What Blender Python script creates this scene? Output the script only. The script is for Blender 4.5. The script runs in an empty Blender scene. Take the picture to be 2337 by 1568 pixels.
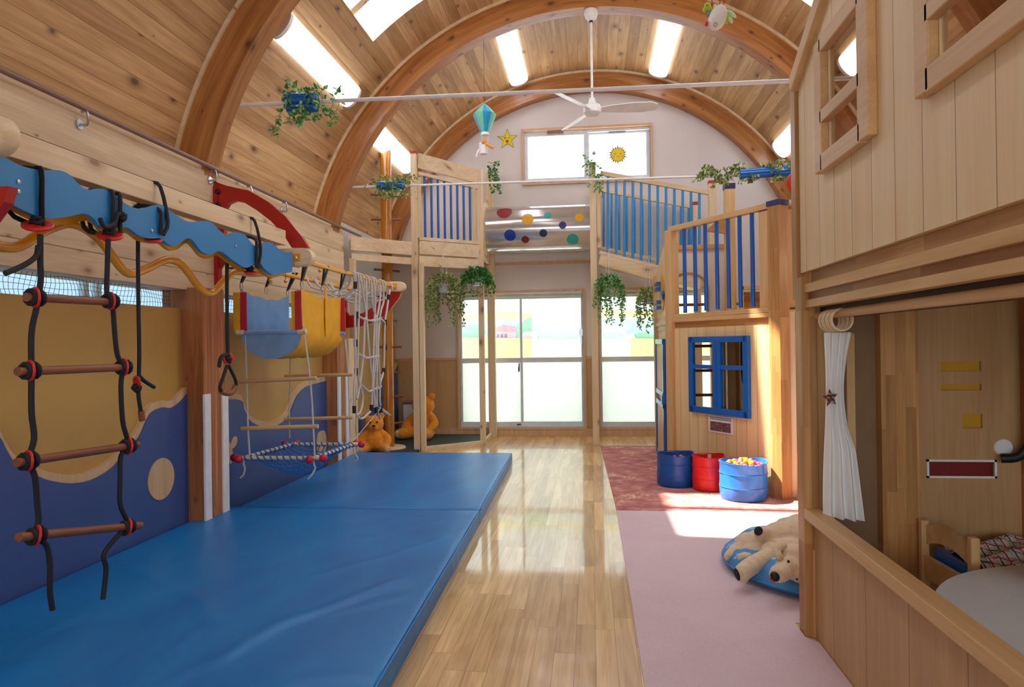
import bpy, bmesh, math, random
from mathutils import Vector, Matrix
PI = math.pi
random.seed(7)
sc = bpy.context.scene
COL = sc.collection

# ---------------------------------------------------------------- camera
FPX, EYE, RO = 1560.0, 1.4, 0.0137
YAW, PIT = math.atan(181.5 / FPX), 2.5 / FPX
cam = bpy.data.objects.new('camera', bpy.data.cameras.new('camera'))
COL.objects.link(cam)
cam.data.sensor_width = 36.0
cam.data.lens = FPX * 36.0 / 2337.0
cam.data.clip_start = 0.05
cam.data.clip_end = 200
cam.matrix_world = (Matrix.Translation((0, 0, EYE)) @ Matrix.Rotation(YAW, 4, 'Z')
                    @ Matrix.Rotation(PI / 2 + PIT, 4, 'X') @ Matrix.Rotation(-RO, 4, 'Z'))
sc.camera = cam

# ---------------------------------------------------------------- light and exposure
sc.view_settings.view_transform = 'Standard'
sc.view_settings.look = 'None'
sc.view_settings.gamma = 1.0
sc.view_settings.use_curve_mapping = False
sc.view_settings.exposure = 0.66
LAMP = 4.4       # brightness of the fluorescent diffusers
SKY = 4.3
w = bpy.data.worlds.new('world'); sc.world = w
w.use_nodes = True
bg = w.node_tree.nodes['Background']
bg.inputs[0].default_value = (0.86, 0.93, 1.0, 1)
bg.inputs[1].default_value = SKY
sun = bpy.data.objects.new('sun', bpy.data.lights.new('sun', 'SUN'))
COL.objects.link(sun)
sun.data.energy = 14.0
sun.data.angle = 0.02
sun.data.color = (1.0, 0.95, 0.86)
sun.rotation_euler = Vector((3.0, -0.55, -4.8)).to_track_quat('-Z', 'Y').to_euler()

def portal(loc, sx, sy, direction):
    l = bpy.data.lights.new('portal', 'AREA'); l.shape = 'RECTANGLE'; l.size = sx; l.size_y = sy
    l.cycles.is_portal = True
    o = bpy.data.objects.new('portal', l); COL.objects.link(o); o.location = loc
    o.rotation_euler = Vector(direction).to_track_quat('-Z', 'Y').to_euler()

# ---------------------------------------------------------------- helpers
CR, SR = math.cos(RO), math.sin(RO)
def ray(u, v):
    a = (u - 1168.5) / FPX; b = (784 - v) / FPX
    a, b = a * CR + b * SR, -a * SR + b * CR
    f, b = math.cos(PIT) - b * math.sin(PIT), b * math.cos(PIT) + math.sin(PIT)
    return (a * math.cos(YAW) - f * math.sin(YAW), a * math.sin(YAW) + f * math.cos(YAW), b)
def P(u, v, x=None, y=None, z=None):
    """point of the room seen at photograph pixel (u,v), lying on the given plane"""
    r = ray(u, v)
    t = x / r[0] if x is not None else (y / r[1] if y is not None else (z - EYE) / r[2])
    return Vector((r[0] * t, r[1] * t, EYE + r[2] * t))

def S(h):
    h = h.lstrip('#'); out = []
    for i in (0, 2, 4):
        c = int(h[i:i + 2], 16) / 255.0
        out.append(c / 12.92 if c <= 0.04045 else ((c + 0.055) / 1.055) ** 2.4)
    return (*out, 1.0)

class N:
    """little node-tree writer"""
    def __init__(s, name):
        s.m = bpy.data.materials.new(name); s.m.use_nodes = True
        s.t = s.m.node_tree; s.b = s.t.nodes['Principled BSDF']; s.out = s.t.nodes['Material Output']
    def n(s, typ, **k):
        o = s.t.nodes.new(typ)
        for a, v in k.items(): setattr(o, a, v)
        return o
    def l(s, a, b): s.t.links.new(a, b)
    def put(s, sock, v):
        if isinstance(v, bpy.types.NodeSocket): s.l(v, sock)
        else: sock.default_value = v
    def math(s, op, a, b=None, c=None):
        o = s.n('ShaderNodeMath', operation=op); s.put(o.inputs[0], a)
        if b is not None: s.put(o.inputs[1], b)
        if c is not None: s.put(o.inputs[2], c)
        return o.outputs[0]
    def coord(s):
        o = s.n('ShaderNodeTexCoord'); x = s.n('ShaderNodeSeparateXYZ'); s.l(o.outputs['Object'], x.inputs[0])
        return x.outputs
    def vec(s, a, b, c):
        o = s.n('ShaderNodeCombineXYZ')
        for i, q in enumerate((a, b, c)): s.put(o.inputs[i], q)
        return o.outputs[0]
    def noise(s, v, scale, detail=3, rough=0.5, dist=0.0):
        o = s.n('ShaderNodeTexNoise'); s.l(v, o.inputs['Vector'])
        o.inputs['Scale'].default_value = scale; o.inputs['Detail'].default_value = detail
        o.inputs['Roughness'].default_value = rough; o.inputs['Distortion'].default_value = dist
        return o.outputs['Fac']
    def ramp(s, fac, stops):
        o = s.n('ShaderNodeValToRGB'); s.l(fac, o.inputs[0]); e = o.color_ramp.elements
        while len(e) < len(stops): e.new(0.5)
        for i, (p, c) in enumerate(stops):
            e[i].position = p; e[i].color = c if len(c) == 4 else (*c, 1)
        return o.outputs[0]
    def n2lum(s, c):
        o = s.n('ShaderNodeSeparateColor'); s.l(c, o.inputs[0]); return o.outputs[0]
    def mix(s, f, a, b, mode='MIX'):
        o = s.n('ShaderNodeMix', data_type='RGBA', blend_type=mode)
        s.put(o.inputs[0], f); s.put(o.inputs[6], a); s.put(o.inputs[7], b)
        return o.outputs[2]
    def bump(s, h, strength, dist=0.01):
        o = s.n('ShaderNodeBump'); s.l(h, o.inputs['Height'])
        o.inputs['Strength'].default_value = strength; o.inputs['Distance'].default_value = dist
        s.l(o.outputs[0], s.b.inputs['Normal'])
    def set(s, **k):
        for a, v in k.items(): s.put(s.b.inputs[a.replace('_', ' ')], v)
        return s

def flat(name, col, rough=0.5, metal=0.0, var=0.06, scale=9.0, spec=0.5, bump=0.0, bscale=60, coat=0.0, sheen=0.0):
    m = N(name); c = S(col) if isinstance(col, str) else col
    x = m.coord(); v = m.vec(x[0], x[1], x[2])
    f = m.noise(v, scale, 3)
    lo = tuple(q * (1 - var) for q in c[:3]); hi = tuple(min(1, q * (1 + var)) for q in c[:3])
    m.set(Base_Color=m.ramp(f, [(0.3, lo), (0.7, hi)]), Roughness=rough, Metallic=metal)
    m.b.inputs['Specular IOR Level'].default_value = spec
    m.b.inputs['Coat Weight'].default_value = coat; m.b.inputs['Coat Roughness'].default_value = 0.1
    m.b.inputs['Sheen Weight'].default_value = sheen
    if bump: m.bump(m.noise(v, bscale, 4), bump, 0.004)
    return m.m

def wood(name, c1, c2, axis='Y', width=None, waxis=None, rough=0.5, ends=None, vary=0.16, groove=0.006,
         gcol=0.45, knots=0.0, coat=0.0, arc=None, spec=0.4, gs=1.0, kscale=1.0, kcol='#4a2410'):
    """wood with grain along axis; optional boards of the given width, optional board ends, knots"""
    m = N(name); x = m.coord(); X = {'X': x[0], 'Y': x[1], 'Z': x[2]}
    if arc:
        zz = m.math('SUBTRACT', X['Z'], 2.12)
        ang = m.math('ARCTAN2', X['X'], zz)
        r = m.math('SQRT', m.math('ADD', m.math('MULTIPLY', X['X'], X['X']), m.math('MULTIPLY', zz, zz)))
        if arc == 'vault': L, A, B = X['Y'], m.math('MULTIPLY', ang, 3.35), r
        else: L, A, B = m.math('MULTIPLY', ang, 3.2), r, X['Y']
        Wc = A
    else:
        L = X[axis]; rest = [q for q in 'XYZ' if q != axis]
        if waxis: rest = [waxis] + [q for q in rest if q != waxis]
        A, B = X[rest[0]], X[rest[1]]; Wc = A
    rnd = None; g = None
    if width:
        uw = m.math('DIVIDE', Wc, width); row = m.math('FLOOR', uw)
        fr = m.math('FRACT', uw)
        edge = m.math('ABSOLUTE', m.math('SUBTRACT', fr, 0.5))
        g = m.math('GREATER_THAN', edge, 0.5 - groove / width / 2)
        wn = m.n('ShaderNodeTexWhiteNoise', noise_dimensions='1D'); m.l(row, wn.inputs['W']); rnd = wn.outputs['Value']
        if ends:
            vl = m.math('ADD', m.math('DIVIDE', L, ends), m.math('MULTIPLY', rnd, 7.3))
            seg = m.math('FLOOR', vl)
            wn2 = m.n('ShaderNodeTexWhiteNoise', noise_dimensions='2D'); m.l(m.vec(row, seg, 0), wn2.inputs['Vector'])
            rnd = wn2.outputs['Value']
            e2 = m.math('ABSOLUTE', m.math('SUBTRACT', m.math('FRACT', vl), 0.5))
            g = m.math('MAXIMUM', g, m.math('GREATER_THAN', e2, 0.5 - groove / ends / 2))
    off = m.math('MULTIPLY', rnd, 37.0) if rnd is not None else 0.0
    v = m.vec(m.math('ADD', m.math('MULTIPLY', L, 0.55 * gs), off), m.math('MULTIPLY', A, 7.0 * gs), m.math('MULTIPLY', B, 7.0 * gs))
    n1 = m.noise(v, 1.6, 4, 0.6, 0.8)
    v2 = m.vec(m.math('ADD', m.math('MULTIPLY', L, 3.0), off), m.math('MULTIPLY', A, 90.0), m.math('MULTIPLY', B, 90.0))
    n2 = m.noise(v2, 1.0, 2)
    f = m.math('ADD', m.math('MULTIPLY', n1, 0.75), m.math('MULTIPLY', n2, 0.25))
    a, b = S(c1), S(c2)
    col = m.ramp(f, [(0.36, a), (0.64, b)])
    if rnd is not None:
        br = m.math('ADD', m.math('MULTIPLY', rnd, 2 * vary), 1 - vary)
        col = m.mix(1.0, col, m.vec(br, m.math('POWER', br, 1.25), m.math('POWER', br, 1.6)), 'MULTIPLY')
    if knots:
        vo = m.n('ShaderNodeTexVoronoi', voronoi_dimensions='2D'); vo.inputs['Scale'].default_value = 2.6 * kscale
        kv = m.vec(m.math('ADD', m.math('MULTIPLY', L, 0.8), off), m.math('ADD', m.math('MULTIPLY', A, 1.5), m.math('MULTIPLY', B, 1.5)), 0.0)
        m.l(kv, vo.inputs['Vector'])
        k = m.ramp(m.math('DIVIDE', m.math('ADD', vo.outputs['Distance'], m.math('MULTIPLY', m.math('SUBTRACT', m.noise(kv, 9.0, 2), 0.5), 0.05)), m.math('ADD', 0.12, m.math('MULTIPLY', m.math('POWER', m.n2lum(vo.outputs['Color']), 1.6), 2.2))), [(0.02, (knots,) * 3), (0.04, (knots * 0.55,) * 3), (0.085, (knots * 0.12,) * 3), (0.12, (0, 0, 0))])
        col = m.mix(k, col, S(kcol))
    if g is not None:
        col = m.mix(g, col, m.mix(1.0, col, (gcol, gcol * 0.85, gcol * 0.7, 1), 'MULTIPLY'))
        m.bump(m.math('SUBTRACT', 1.0, g), 0.35, 0.004)
    m.set(Base_Color=col, Roughness=rough)
    m.b.inputs['Specular IOR Level'].default_value = spec
    m.b.inputs['Coat Weight'].default_value = coat; m.b.inputs['Coat Roughness'].default_value = 0.06
    return m.m

def emit(name, col, strength):
    m = N(name); m.set(Base_Color=(0.9, 0.9, 0.9, 1), Emission_Color=S(col), Emission_Strength=strength); return m.m

def cr(pts, k=6):
    """Catmull-Rom through the points"""
    p = [Vector(q) for q in pts]
    if len(p) < 3: return p
    p = [p[0] * 2 - p[1]] + p + [p[-1] * 2 - p[-2]]
    out = []
    for i in range(1, len(p) - 2):
        a, b, c, d = p[i - 1:i + 3]
        for j in range(k):
            t = j / k
            out.append(0.5 * ((2 * b) + (c - a) * t + (2 * a - 5 * b + 4 * c - d) * t * t + (3 * b - a - 3 * c + d) * t ** 3))
    out.append(p[-2]); return out

class MB:
    """collects shapes, then links them as ONE mesh object"""
    def __init__(s): s.v = []; s.f = []; s.mi = []; s.cur = 0
    def add(s, vs, fs):
        o = len(s.v); s.v += [tuple(q) for q in vs]
        for f in fs: s.f.append([i + o for i in f]); s.mi.append(s.cur)
        return s
    def mat(s, i): s.cur = i; return s
    def box(s, a, b):
        x0, y0, z0 = [min(p, q) for p, q in zip(a, b)]; x1, y1, z1 = [max(p, q) for p, q in zip(a, b)]
        v = [(x, y, z) for x in (x0, x1) for y in (y0, y1) for z in (z0, z1)]
        return s.add(v, [(0, 1, 3, 2), (4, 6, 7, 5), (0, 4, 5, 1), (2, 3, 7, 6), (0, 2, 6, 4), (1, 5, 7, 3)])
    def bar(s, a, b, wd, ht, up=(0, 0, 1)):
        """rectangular bar from a to b; wd across, ht along up"""
        a, b, up = Vector(a), Vector(b), Vector(up); d = (b - a).normalized()
        sd = d.cross(up)
        if sd.length < 1e-4: sd = d.cross(Vector((1, 0, 0)))
        sd.normalize(); u = sd.cross(d)
        v = [p + sd * (i * wd / 2) + u * (j * ht / 2) for p in (a, b) for i, j in ((-1, -1), (1, -1), (1, 1), (-1, 1))]
        return s.add(v, [(0, 1, 2, 3), (7, 6, 5, 4), (0, 4, 5, 1), (1, 5, 6, 2), (2, 6, 7, 3), (3, 7, 4, 0)])
    def tube(s, pts, r, n=8, smooth=0, closed=False, taper=None):
        p = cr(pts, smooth) if smooth else [Vector(q) for q in pts]
        if closed and (p[0] - p[-1]).length < 1e-6: p = p[:-1]
        m = len(p); rings = []; prev = None
        for i in range(m):
            if closed: d = p[(i + 1) % m] - p[i - 1]
            else: d = p[min(i + 1, m - 1)] - p[max(i - 1, 0)]
            if d.length < 1e-9: d = Vector((0, 0, 1))
            d.normalize()
            if prev is None:
                a = d.orthogonal().normalized()
            else:
                a = prev - d * prev.dot(d)
                a = a.normalized() if a.length > 1e-6 else d.orthogonal().normalized()
            prev = a; c = d.cross(a)
            rr = r if taper is None else r + (taper - r) * i / (m - 1)
            rings.append([p[i] + (a * math.cos(2 * PI * k / n) + c * math.sin(2 * PI * k / n)) * rr for k in range(n)])
        v = [q for ring in rings for q in ring]; f = []
        for i in range(m - (0 if closed else 1)):
            j = (i + 1) % m
            for k in range(n): f.append((i * n + k, i * n + (k + 1) % n, j * n + (k + 1) % n, j * n + k))
        if not closed: f += [tuple(range(n))[::-1], tuple((m - 1) * n + k for k in range(n))]
        return s.add(v, f)
    def lathe(s, prof, c=(0, 0, 0), n=24, axis='Z'):
        v = []; f = []
        for r, h in prof:
            for k in range(n):
                a = 2 * PI * k / n; p = (r * math.cos(a), r * math.sin(a), h)
                if axis == 'Y': p = (p[0], h, p[1])
                if axis == 'X': p = (h, p[0], p[1])
                v.append((p[0] + c[0], p[1] + c[1], p[2] + c[2]))
        for i in range(len(prof) - 1):
            for k in range(n): f.append((i * n + k, i * n + (k + 1) % n, (i + 1) * n + (k + 1) % n, (i + 1) * n + k))
        if prof[0][0] > 1e-4: f.append(tuple(range(n))[::-1])
        if prof[-1][0] > 1e-4: f.append(tuple((len(prof) - 1) * n + k for k in range(n)))
        return s.add(v, f)
    def ball(s, c, r, n=12, sc=(1, 1, 1), rot=None):
        v = []; f = []; m = n // 2
        for i in range(m + 1):
            t = PI * i / m
            for k in range(n):
                a = 2 * PI * k / n
                q = Vector((math.sin(t) * math.cos(a) * sc[0], math.sin(t) * math.sin(a) * sc[1], math.cos(t) * sc[2])) * r
                if rot is not None: q = rot @ q
                v.append(q + Vector(c))
        for i in range(m):
            for k in range(n): f.append((i * n + k, (i + 1) * n + k, (i + 1) * n + (k + 1) % n, i * n + (k + 1) % n))
        return s.add(v, f)
    def prism(s, poly, fn, t0, t1):
        """extrude a 2D outline; fn(a,b,t) gives the 3D point"""
        n = len(poly)
        v = [fn(a, b, t0) for a, b in poly] + [fn(a, b, t1) for a, b in poly]
        f = [tuple(range(n))[::-1], tuple(range(n, 2 * n))] + [(i, (i + 1) % n, n + (i + 1) % n, n + i) for i in range(n)]
        return s.add(v, f)
    def quad(s, a, b, c, d): return s.add([a, b, c, d], [(0, 1, 2, 3)])
    def build(s, name, mats, parent=None, smooth=False, bevel=0.0, base=None, local=False, loc=(0, 0, 0), rotz=0.0, sub=0, clean=True):
        me = bpy.data.meshes.new(name)
        if local: off = Vector((0, 0, 0)); L = Vector(loc)
        elif parent is not None:
            off = Vector(parent['_b']) ; L = Vector((0, 0, 0))
        else: off = Vector(base) if base is not None else Vector((0, 0, 0)); L = off
        me.from_pydata([tuple(Vector(q) - off) for q in s.v], [], s.f)
        if clean:
            bm = bmesh.new(); bm.from_mesh(me)
            bmesh.ops.remove_doubles(bm, verts=bm.verts, dist=1e-5)
            bmesh.ops.recalc_face_normals(bm, faces=bm.faces)
            bm.to_mesh(me); bm.free()
        elif len(s.f) != len(me.polygons): pass
        if not isinstance(mats, (list, tuple)): mats = [mats]
        for q in mats: me.materials.append(q)
        if len(mats) > 1 and len(me.polygons) == len(s.mi):
            for p, i in zip(me.polygons, s.mi): p.material_index = i
        if smooth:
            for p in me.polygons: p.use_smooth = True
        o = bpy.data.objects.new(name, me); COL.objects.link(o); o.location = L
        if rotz: o.rotation_euler.z = rotz
        o['_b'] = tuple(off)
        if parent is not None: o.parent = parent
        if smooth:
            md = o.modifiers.new('e', 'EDGE_SPLIT'); md.split_angle = math.radians(42)
        if sub:
            md = o.modifiers.new('s', 'SUBSURF'); md.levels = sub; md.render_levels = sub
        if bevel:
            md = o.modifiers.new('b', 'BEVEL'); md.width = bevel; md.segments = 2; md.limit_method = 'ANGLE'
        return o

def tag(o, label=None, cat=None, group=None, kind=None):
    if label: o['label'] = label
    if cat: o['category'] = cat
    if group: o['group'] = group
    if kind: o['kind'] = kind
    return o
def thing(name, base, label, cat, group=None, kind=None):
    o = bpy.data.objects.new(name, None); COL.objects.link(o); o.location = base; o.empty_display_size = 0.1
    o['_b'] = tuple(base); return tag(o, label, cat, group, kind)
def one(mb, name, mats, label, cat, base, group=None, **k):
    o = mb.build(name, mats, base=base, **k); return tag(o, label, cat, group)
def struct(mb, name, mats, parent=None, **k):
    o = mb.build(name, mats, parent, **k)
    if parent is None: o['kind'] = 'structure'
    return o
def copy_tree(o, parent=None):
    c = o.copy(); COL.objects.link(c)
    if parent is not None: c.parent = parent
    for ch in list(o.children): copy_tree(ch, c)
    return c

# ---------------------------------------------------------------- materials
M = {}
M['vault'] = wood('ceiling_boards', '#ab8052', '#cea775', arc='vault', width=0.135, rough=0.5, vary=0.2, knots=0.8, groove=0.005, gcol=0.6, kscale=0.85)
M['rib'] = wood('laminated_arch', '#96592a', '#c08448', arc='rib', rough=0.38, knots=0.8, kscale=1.2, coat=0.15)
M['floor'] = wood('oak_floor', '#c99656', '#edc88c', 'Y', width=0.093, waxis='X', ends=0.9, rough=0.3, vary=0.22, groove=0.003, gcol=0.6, coat=0.75, gs=1.4)
M['log'] = wood('pine_wall_boards', '#cfb189', '#e6cca4', 'Y', width=0.285, waxis='Z', rough=0.55, vary=0.05, knots=0.75, groove=0.007, kcol='#8a5a30')
for ax in 'XYZ':
    M['pine' + ax] = wood('pine_' + ax, '#dfbf92', '#efd9b2', ax, rough=0.5, knots=0.8, kcol='#8a5630')
    M['ply' + ax] = wood('oiled_beech_' + ax, '#cda068', '#e2ba84', ax, rough=0.45, gs=0.8)
    M['lam' + ax] = wood('laminated_oak_' + ax, '#ac773f', '#cc9a60', ax, width=0.045, waxis='X' if ax != 'X' else 'Z', ends=0.55, rough=0.42, vary=0.18, groove=0.001, gcol=0.8)
    M['brown' + ax] = wood('dark_dowel_' + ax, '#7d4527', '#9c5d38', ax, rough=0.4)
M['pillar'] = wood('red_cedar_pillar', '#95522a', '#c98550', 'Z', width=0.033, waxis='Y', rough=0.45, vary=0.14, groove=0.001, gcol=0.8, knots=0.6)
M['panel_v'] = wood('plywood_panel', '#ecc993', '#f5dcae', 'Z', width=0.19, waxis='Y', rough=0.5, vary=0.015, groove=0.005, gcol=0.5, gs=0.6)
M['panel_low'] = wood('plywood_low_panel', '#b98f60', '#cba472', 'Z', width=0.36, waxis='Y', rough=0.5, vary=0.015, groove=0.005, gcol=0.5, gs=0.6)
M['panel_h'] = wood('plywood_house_panel', '#e8c084', '#f3d5a0', 'Z', width=0.135, waxis='X', rough=0.5, vary=0.015, groove=0.004, gcol=0.45, gs=0.6)
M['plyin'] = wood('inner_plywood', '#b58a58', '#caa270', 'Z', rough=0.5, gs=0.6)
M['trim'] = wood('window_trim_wood', '#cfa177', '#e0b68c', 'Z', rough=0.5)
M['wains'] = wood('wainscot_board', '#c49a66', '#d6ae7a', 'Z', width=0.9, waxis='X', rough=0.5, vary=0.03, groove=0.004, gs=0.5)
M['pole'] = wood('varnished_pole', '#a35f13', '#cb8626', 'Z', rough=0.25, coat=0.4, gs=1.6)
M['wall'] = flat('pinkish_white_paper', '#e0d6cd', 0.75, var=0.03, scale=2.5)
M['wallL'] = flat('plain_white_wall', '#d8d3cf', 0.75, var=0.03)
M['red'] = flat('red_lacquer', '#b01a12', 0.3)
M['redball'] = flat('red_ball_paint', '#c3203a', 0.35)
M['redcap'] = flat('red_cap', '#b82a24', 0.45)
M['bluecap'] = flat('navy_cap', '#1c2560', 0.45)
M['wave_blue'] = flat('sky_blue_board', '#2f86c2', 0.35, var=0.03)
M['wave_edge'] = flat('dark_blue_edge', '#2b4fa0', 0.4)
M['yel'] = flat('golden_yellow_board', '#e7a21c', 0.35, var=0.03)
M['yelbar'] = flat('yellow_steel', '#f0a513', 0.25, var=0.03, coat=0.3)
M['py'] = flat('ochre_panel', '#c49a4e', 0.5, var=0.04, scale=3)
M['pb'] = flat('violet_blue_panel', '#3b5690', 0.45, var=0.06, scale=3)
M['natural'] = wood('natural_ply_edge', '#cda878', '#dfc096', 'Z', rough=0.6)
M['black'] = flat('black_rope', '#1b1a20', 0.7, bump=0.4, bscale=200)
M['blackrub'] = flat('black_rubber', '#121214', 0.5)
M['reddisc'] = flat('red_plastic', '#d3281e', 0.35)
M['steel'] = flat('steel', '#b9bcc0', 0.3, metal=1.0)
M['alu'] = flat('aluminium', '#dfe3e8', 0.4)
M['whitep'] = flat('white_painted_metal', '#ece8e4', 0.4)
M['white'] = flat('white_plastic', '#f1efec', 0.4)
M['rope'] = flat('white_cotton_rope', '#c9c4bc', 0.8, bump=0.5, bscale=180)
M['bluerope'] = flat('blue_net_rope', '#1670b8', 0.6)
M['bluetube'] = flat('blue_bamboo_pipe', '#1468bd', 0.25, coat=0.3)
M['balu'] = flat('blue_baluster', '#0a5cb4', 0.3, coat=0.3)
M['balu_l'] = flat('light_blue_baluster', '#2f93d8', 0.35, coat=0.2)
M['bluewin'] = flat('blue_window_paint', '#0b63b8', 0.3, coat=0.2)
M['green'] = flat('dark_green_mat', '#2a3d3a', 0.7)
M['hamY'] = flat('yellow_canvas', '#edb01e', 0.75, var=0.08, bump=0.3, bscale=14)
M['hamB'] = flat('pale_blue_canvas', '#7fa6cf', 0.8, var=0.1, bump=0.3, bscale=14)
M['hamR'] = flat('red_webbing', '#c11e32', 0.6)
M['pot'] = flat('white_pot', '#dfe3e6', 0.35)
M['cord'] = flat('white_cord', '#e8ddd4', 0.6)
M['fur'] = flat('cream_plush', '#e2c8a4', 0.95, var=0.08, scale=30, bump=0.9, bscale=130, sheen=0.4)
M['furO'] = flat('orange_plush', '#f2981c', 0.95, var=0.12, scale=20, bump=0.8, bscale=120, sheen=0.3)
M['cloth'] = flat('white_curtain_cloth', '#f2efec', 0.85, var=0.02)
M['dark'] = flat('dark_brown_board', '#4a2d18', 0.6)
M['darkred'] = flat('deep_red_board', '#7c0d10', 0.45)
M['slot'] = flat('mustard_board', '#c8940e', 0.5)
M['tabletop'] = flat('pale_grey_laminate', '#d5d9d8', 0.35, var=0.03)
M['pipe'] = flat('brown_rail_pipe', '#8b6a58', 0.4)
M['net'] = flat('navy_net_cord', '#27406e', 0.7)
M['glassblue'] = flat('pale_blue_backing', '#b9cbd2', 0.6)
M['sticker_y'] = flat('yellow_sticker', '#e8d21c', 0.45)
M['line'] = flat('dark_olive_outline', '#5a4a14', 0.6)
M['mouth'] = flat('red_mouth', '#b5331d', 0.5)
M['paper'] = flat('white_paper', '#ece9e6', 0.6)
M['ink'] = flat('grey_print', '#4c4a50', 0.6)

def leaf_mat(name, a, b, c, scale=14):
    m = N(name); x = m.coord(); v = m.vec(x[0], x[1], x[2])
    f = m.noise(v, scale, 2)
    m.set(Base_Color=m.ramp(f, [(0.32, S(a)), (0.5, S(b)), (0.68, S(c))]), Roughness=0.45)
    m.b.inputs['Subsurface Weight'].default_value = 0.0
    return m.m
M['leafA'] = leaf_mat('variegated_leaf', '#4f6a24', '#8a9a4c', '#cfd0a0', 30)
M['leafB'] = leaf_mat('green_leaf', '#1d5a1c', '#2f7a2c', '#5f9a4c', 30)
M['leafC'] = leaf_mat('ivy_leaf', '#2d7a30', '#5da04a', '#cfe0b0', 40)
M['leafO'] = leaf_mat('olive_leaf', '#5f7f30', '#8aa052', '#b9bc86', 30)

# glass: thin clear pane that lets the daylight straight through
def pane_mat(name, tint, gl=0.06):
    m = N(name); t = m.n('ShaderNodeBsdfTransparent'); t.inputs[0].default_value = tint
    g = m.n('ShaderNodeBsdfGlossy'); g.inputs['Roughness'].default_value = 0.02
    mx = m.n('ShaderNodeMixShader'); mx.inputs[0].default_value = gl
    m.l(t.outputs[0], mx.inputs[1]); m.l(g.outputs[0], mx.inputs[2]); m.l(mx.outputs[0], m.out.inputs[0]); return m.m
M['glass'] = pane_mat('clear_glass', (0.97, 0.98, 0.98, 1))
M['acrylic'] = pane_mat('smoky_acrylic', (0.78, 0.72, 0.68, 1), 0.05)
def frosted(name='frosted_glass', col=(0.90, 0.91, 0.93, 1)):
    m = N(name); t = m.n('ShaderNodeBsdfTranslucent'); t.inputs[0].default_value = col
    g = m.n('ShaderNodeBsdfDiffuse'); g.inputs[0].default_value = (0.75, 0.8, 0.8, 1)
    mx = m.n('ShaderNodeMixShader'); mx.inputs[0].default_value = 0.25
    m.l(t.outputs[0], mx.inputs[1]); m.l(g.outputs[0], mx.inputs[2]); m.l(mx.outputs[0], m.out.inputs[0]); return m.m
M['frost'] = frosted()
M['frostb'] = frosted('frosted_blue_glass', (0.42, 0.50, 0.54, 1))
M['lamp'] = emit('lit_lamp_diffuser', '#e2ecff', LAMP)
# tunnel: brushed see-through plastic, reads as silvery
def tunnel_mat():
    m = N('clear_tunnel_plastic'); m.set(Base_Color=S('#d2cbc6'), Roughness=0.14)
    m.b.inputs['Specular IOR Level'].default_value = 0.9
    t = m.n('ShaderNodeBsdfTransparent'); t.inputs[0].default_value = (0.92, 0.9, 0.88, 1)
    mx = m.n('ShaderNodeMixShader'); mx.inputs[0].default_value = 0.78
    m.l(t.outputs[0], mx.inputs[1]); m.l(m.b.outputs[0], mx.inputs[2]); m.l(mx.outputs[0], m.out.inputs[0])
    m.b.inputs['Metallic'].default_value = 0.55
    return m.m
M['tunnel'] = tunnel_mat()
def mat_vinyl():
    m = N('blue_vinyl'); x = m.coord()
    v = m.vec(x[0], m.math('MULTIPLY', x[1], 0.45), x[2])
    n = m.noise(v, 1.3, 3, 0.5, 1.2); n2 = m.noise(v, 5.0, 2, 0.5, 0.5)
    m.set(Base_Color=m.ramp(n, [(0.3, S('#066cb8')), (0.7, S('#0e84cc'))]), Roughness=0.38)
    m.b.inputs['Specular IOR Level'].default_value = 0.45
    wv = m.n('ShaderNodeTexWave', wave_type='BANDS', bands_direction='DIAGONAL')
    m.l(v, wv.inputs['Vector']); wv.inputs['Scale'].default_value = 0.55; wv.inputs['Distortion'].default_value = 7; wv.inputs['Detail'].default_value = 1.5
    wv.inputs['Detail Scale'].default_value = 0.7
    h = m.math('MULTIPLY', n2, 0.35)
    m.bump(h, 0.35, 0.03); return m.m
M['vinyl'] = mat_vinyl()
def carpet(name, stops, sc1, bump=0.5):
    m = N(name); x = m.coord(); v = m.vec(x[0], x[1], x[2])
    n = m.noise(v, sc1, 4, 0.65, 0.6); f = m.noise(v, 260, 2)
    c = m.ramp(n, stops)
    c = m.mix(0.35, c, m.ramp(f, [(0.3, (0.6, 0.58, 0.58)), (0.7, (1, 1, 1))]), 'MULTIPLY')
    m.set(Base_Color=c, Roughness=0.95); m.b.inputs['Specular IOR Level'].default_value = 0.1
    m.bump(f, bump, 0.004); return m.m
M['pink'] = carpet('pink_carpet', [(0.3, S('#dfc4c8')), (0.7, S('#e8d0d3'))], 1.2)
def floral():
    m = N('floral_carpet'); x = m.coord(); v = m.vec(x[0], x[1], x[2])
    vo = m.n('ShaderNodeTexVoronoi'); vo.inputs['Scale'].default_value = 3.4; m.l(v, vo.inputs['Vector'])
    n = m.noise(v, 22, 3, 0.6, 1.5)
    mot = m.math('MULTIPLY', m.ramp(vo.outputs['Distance'], [(0.25, (1, 1, 1)), (0.45, (0, 0, 0))]), m.ramp(n, [(0.5, (0, 0, 0)), (0.56, (1, 1, 1))]))
    base = m.ramp(m.noise(v, 7, 4), [(0.3, S('#a8625e')), (0.55, S('#c28078')), (0.75, S('#dca898'))])
    m.set(Base_Color=m.mix(m.math('MULTIPLY', mot, 0.75), base, S('#efc9a8')), Roughness=0.95)
    m.b.inputs['Specular IOR Level'].default_value = 0.1
    m.bump(m.noise(v, 240, 2), 0.4, 0.004); return m.m
M['floral'] = floral()
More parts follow.
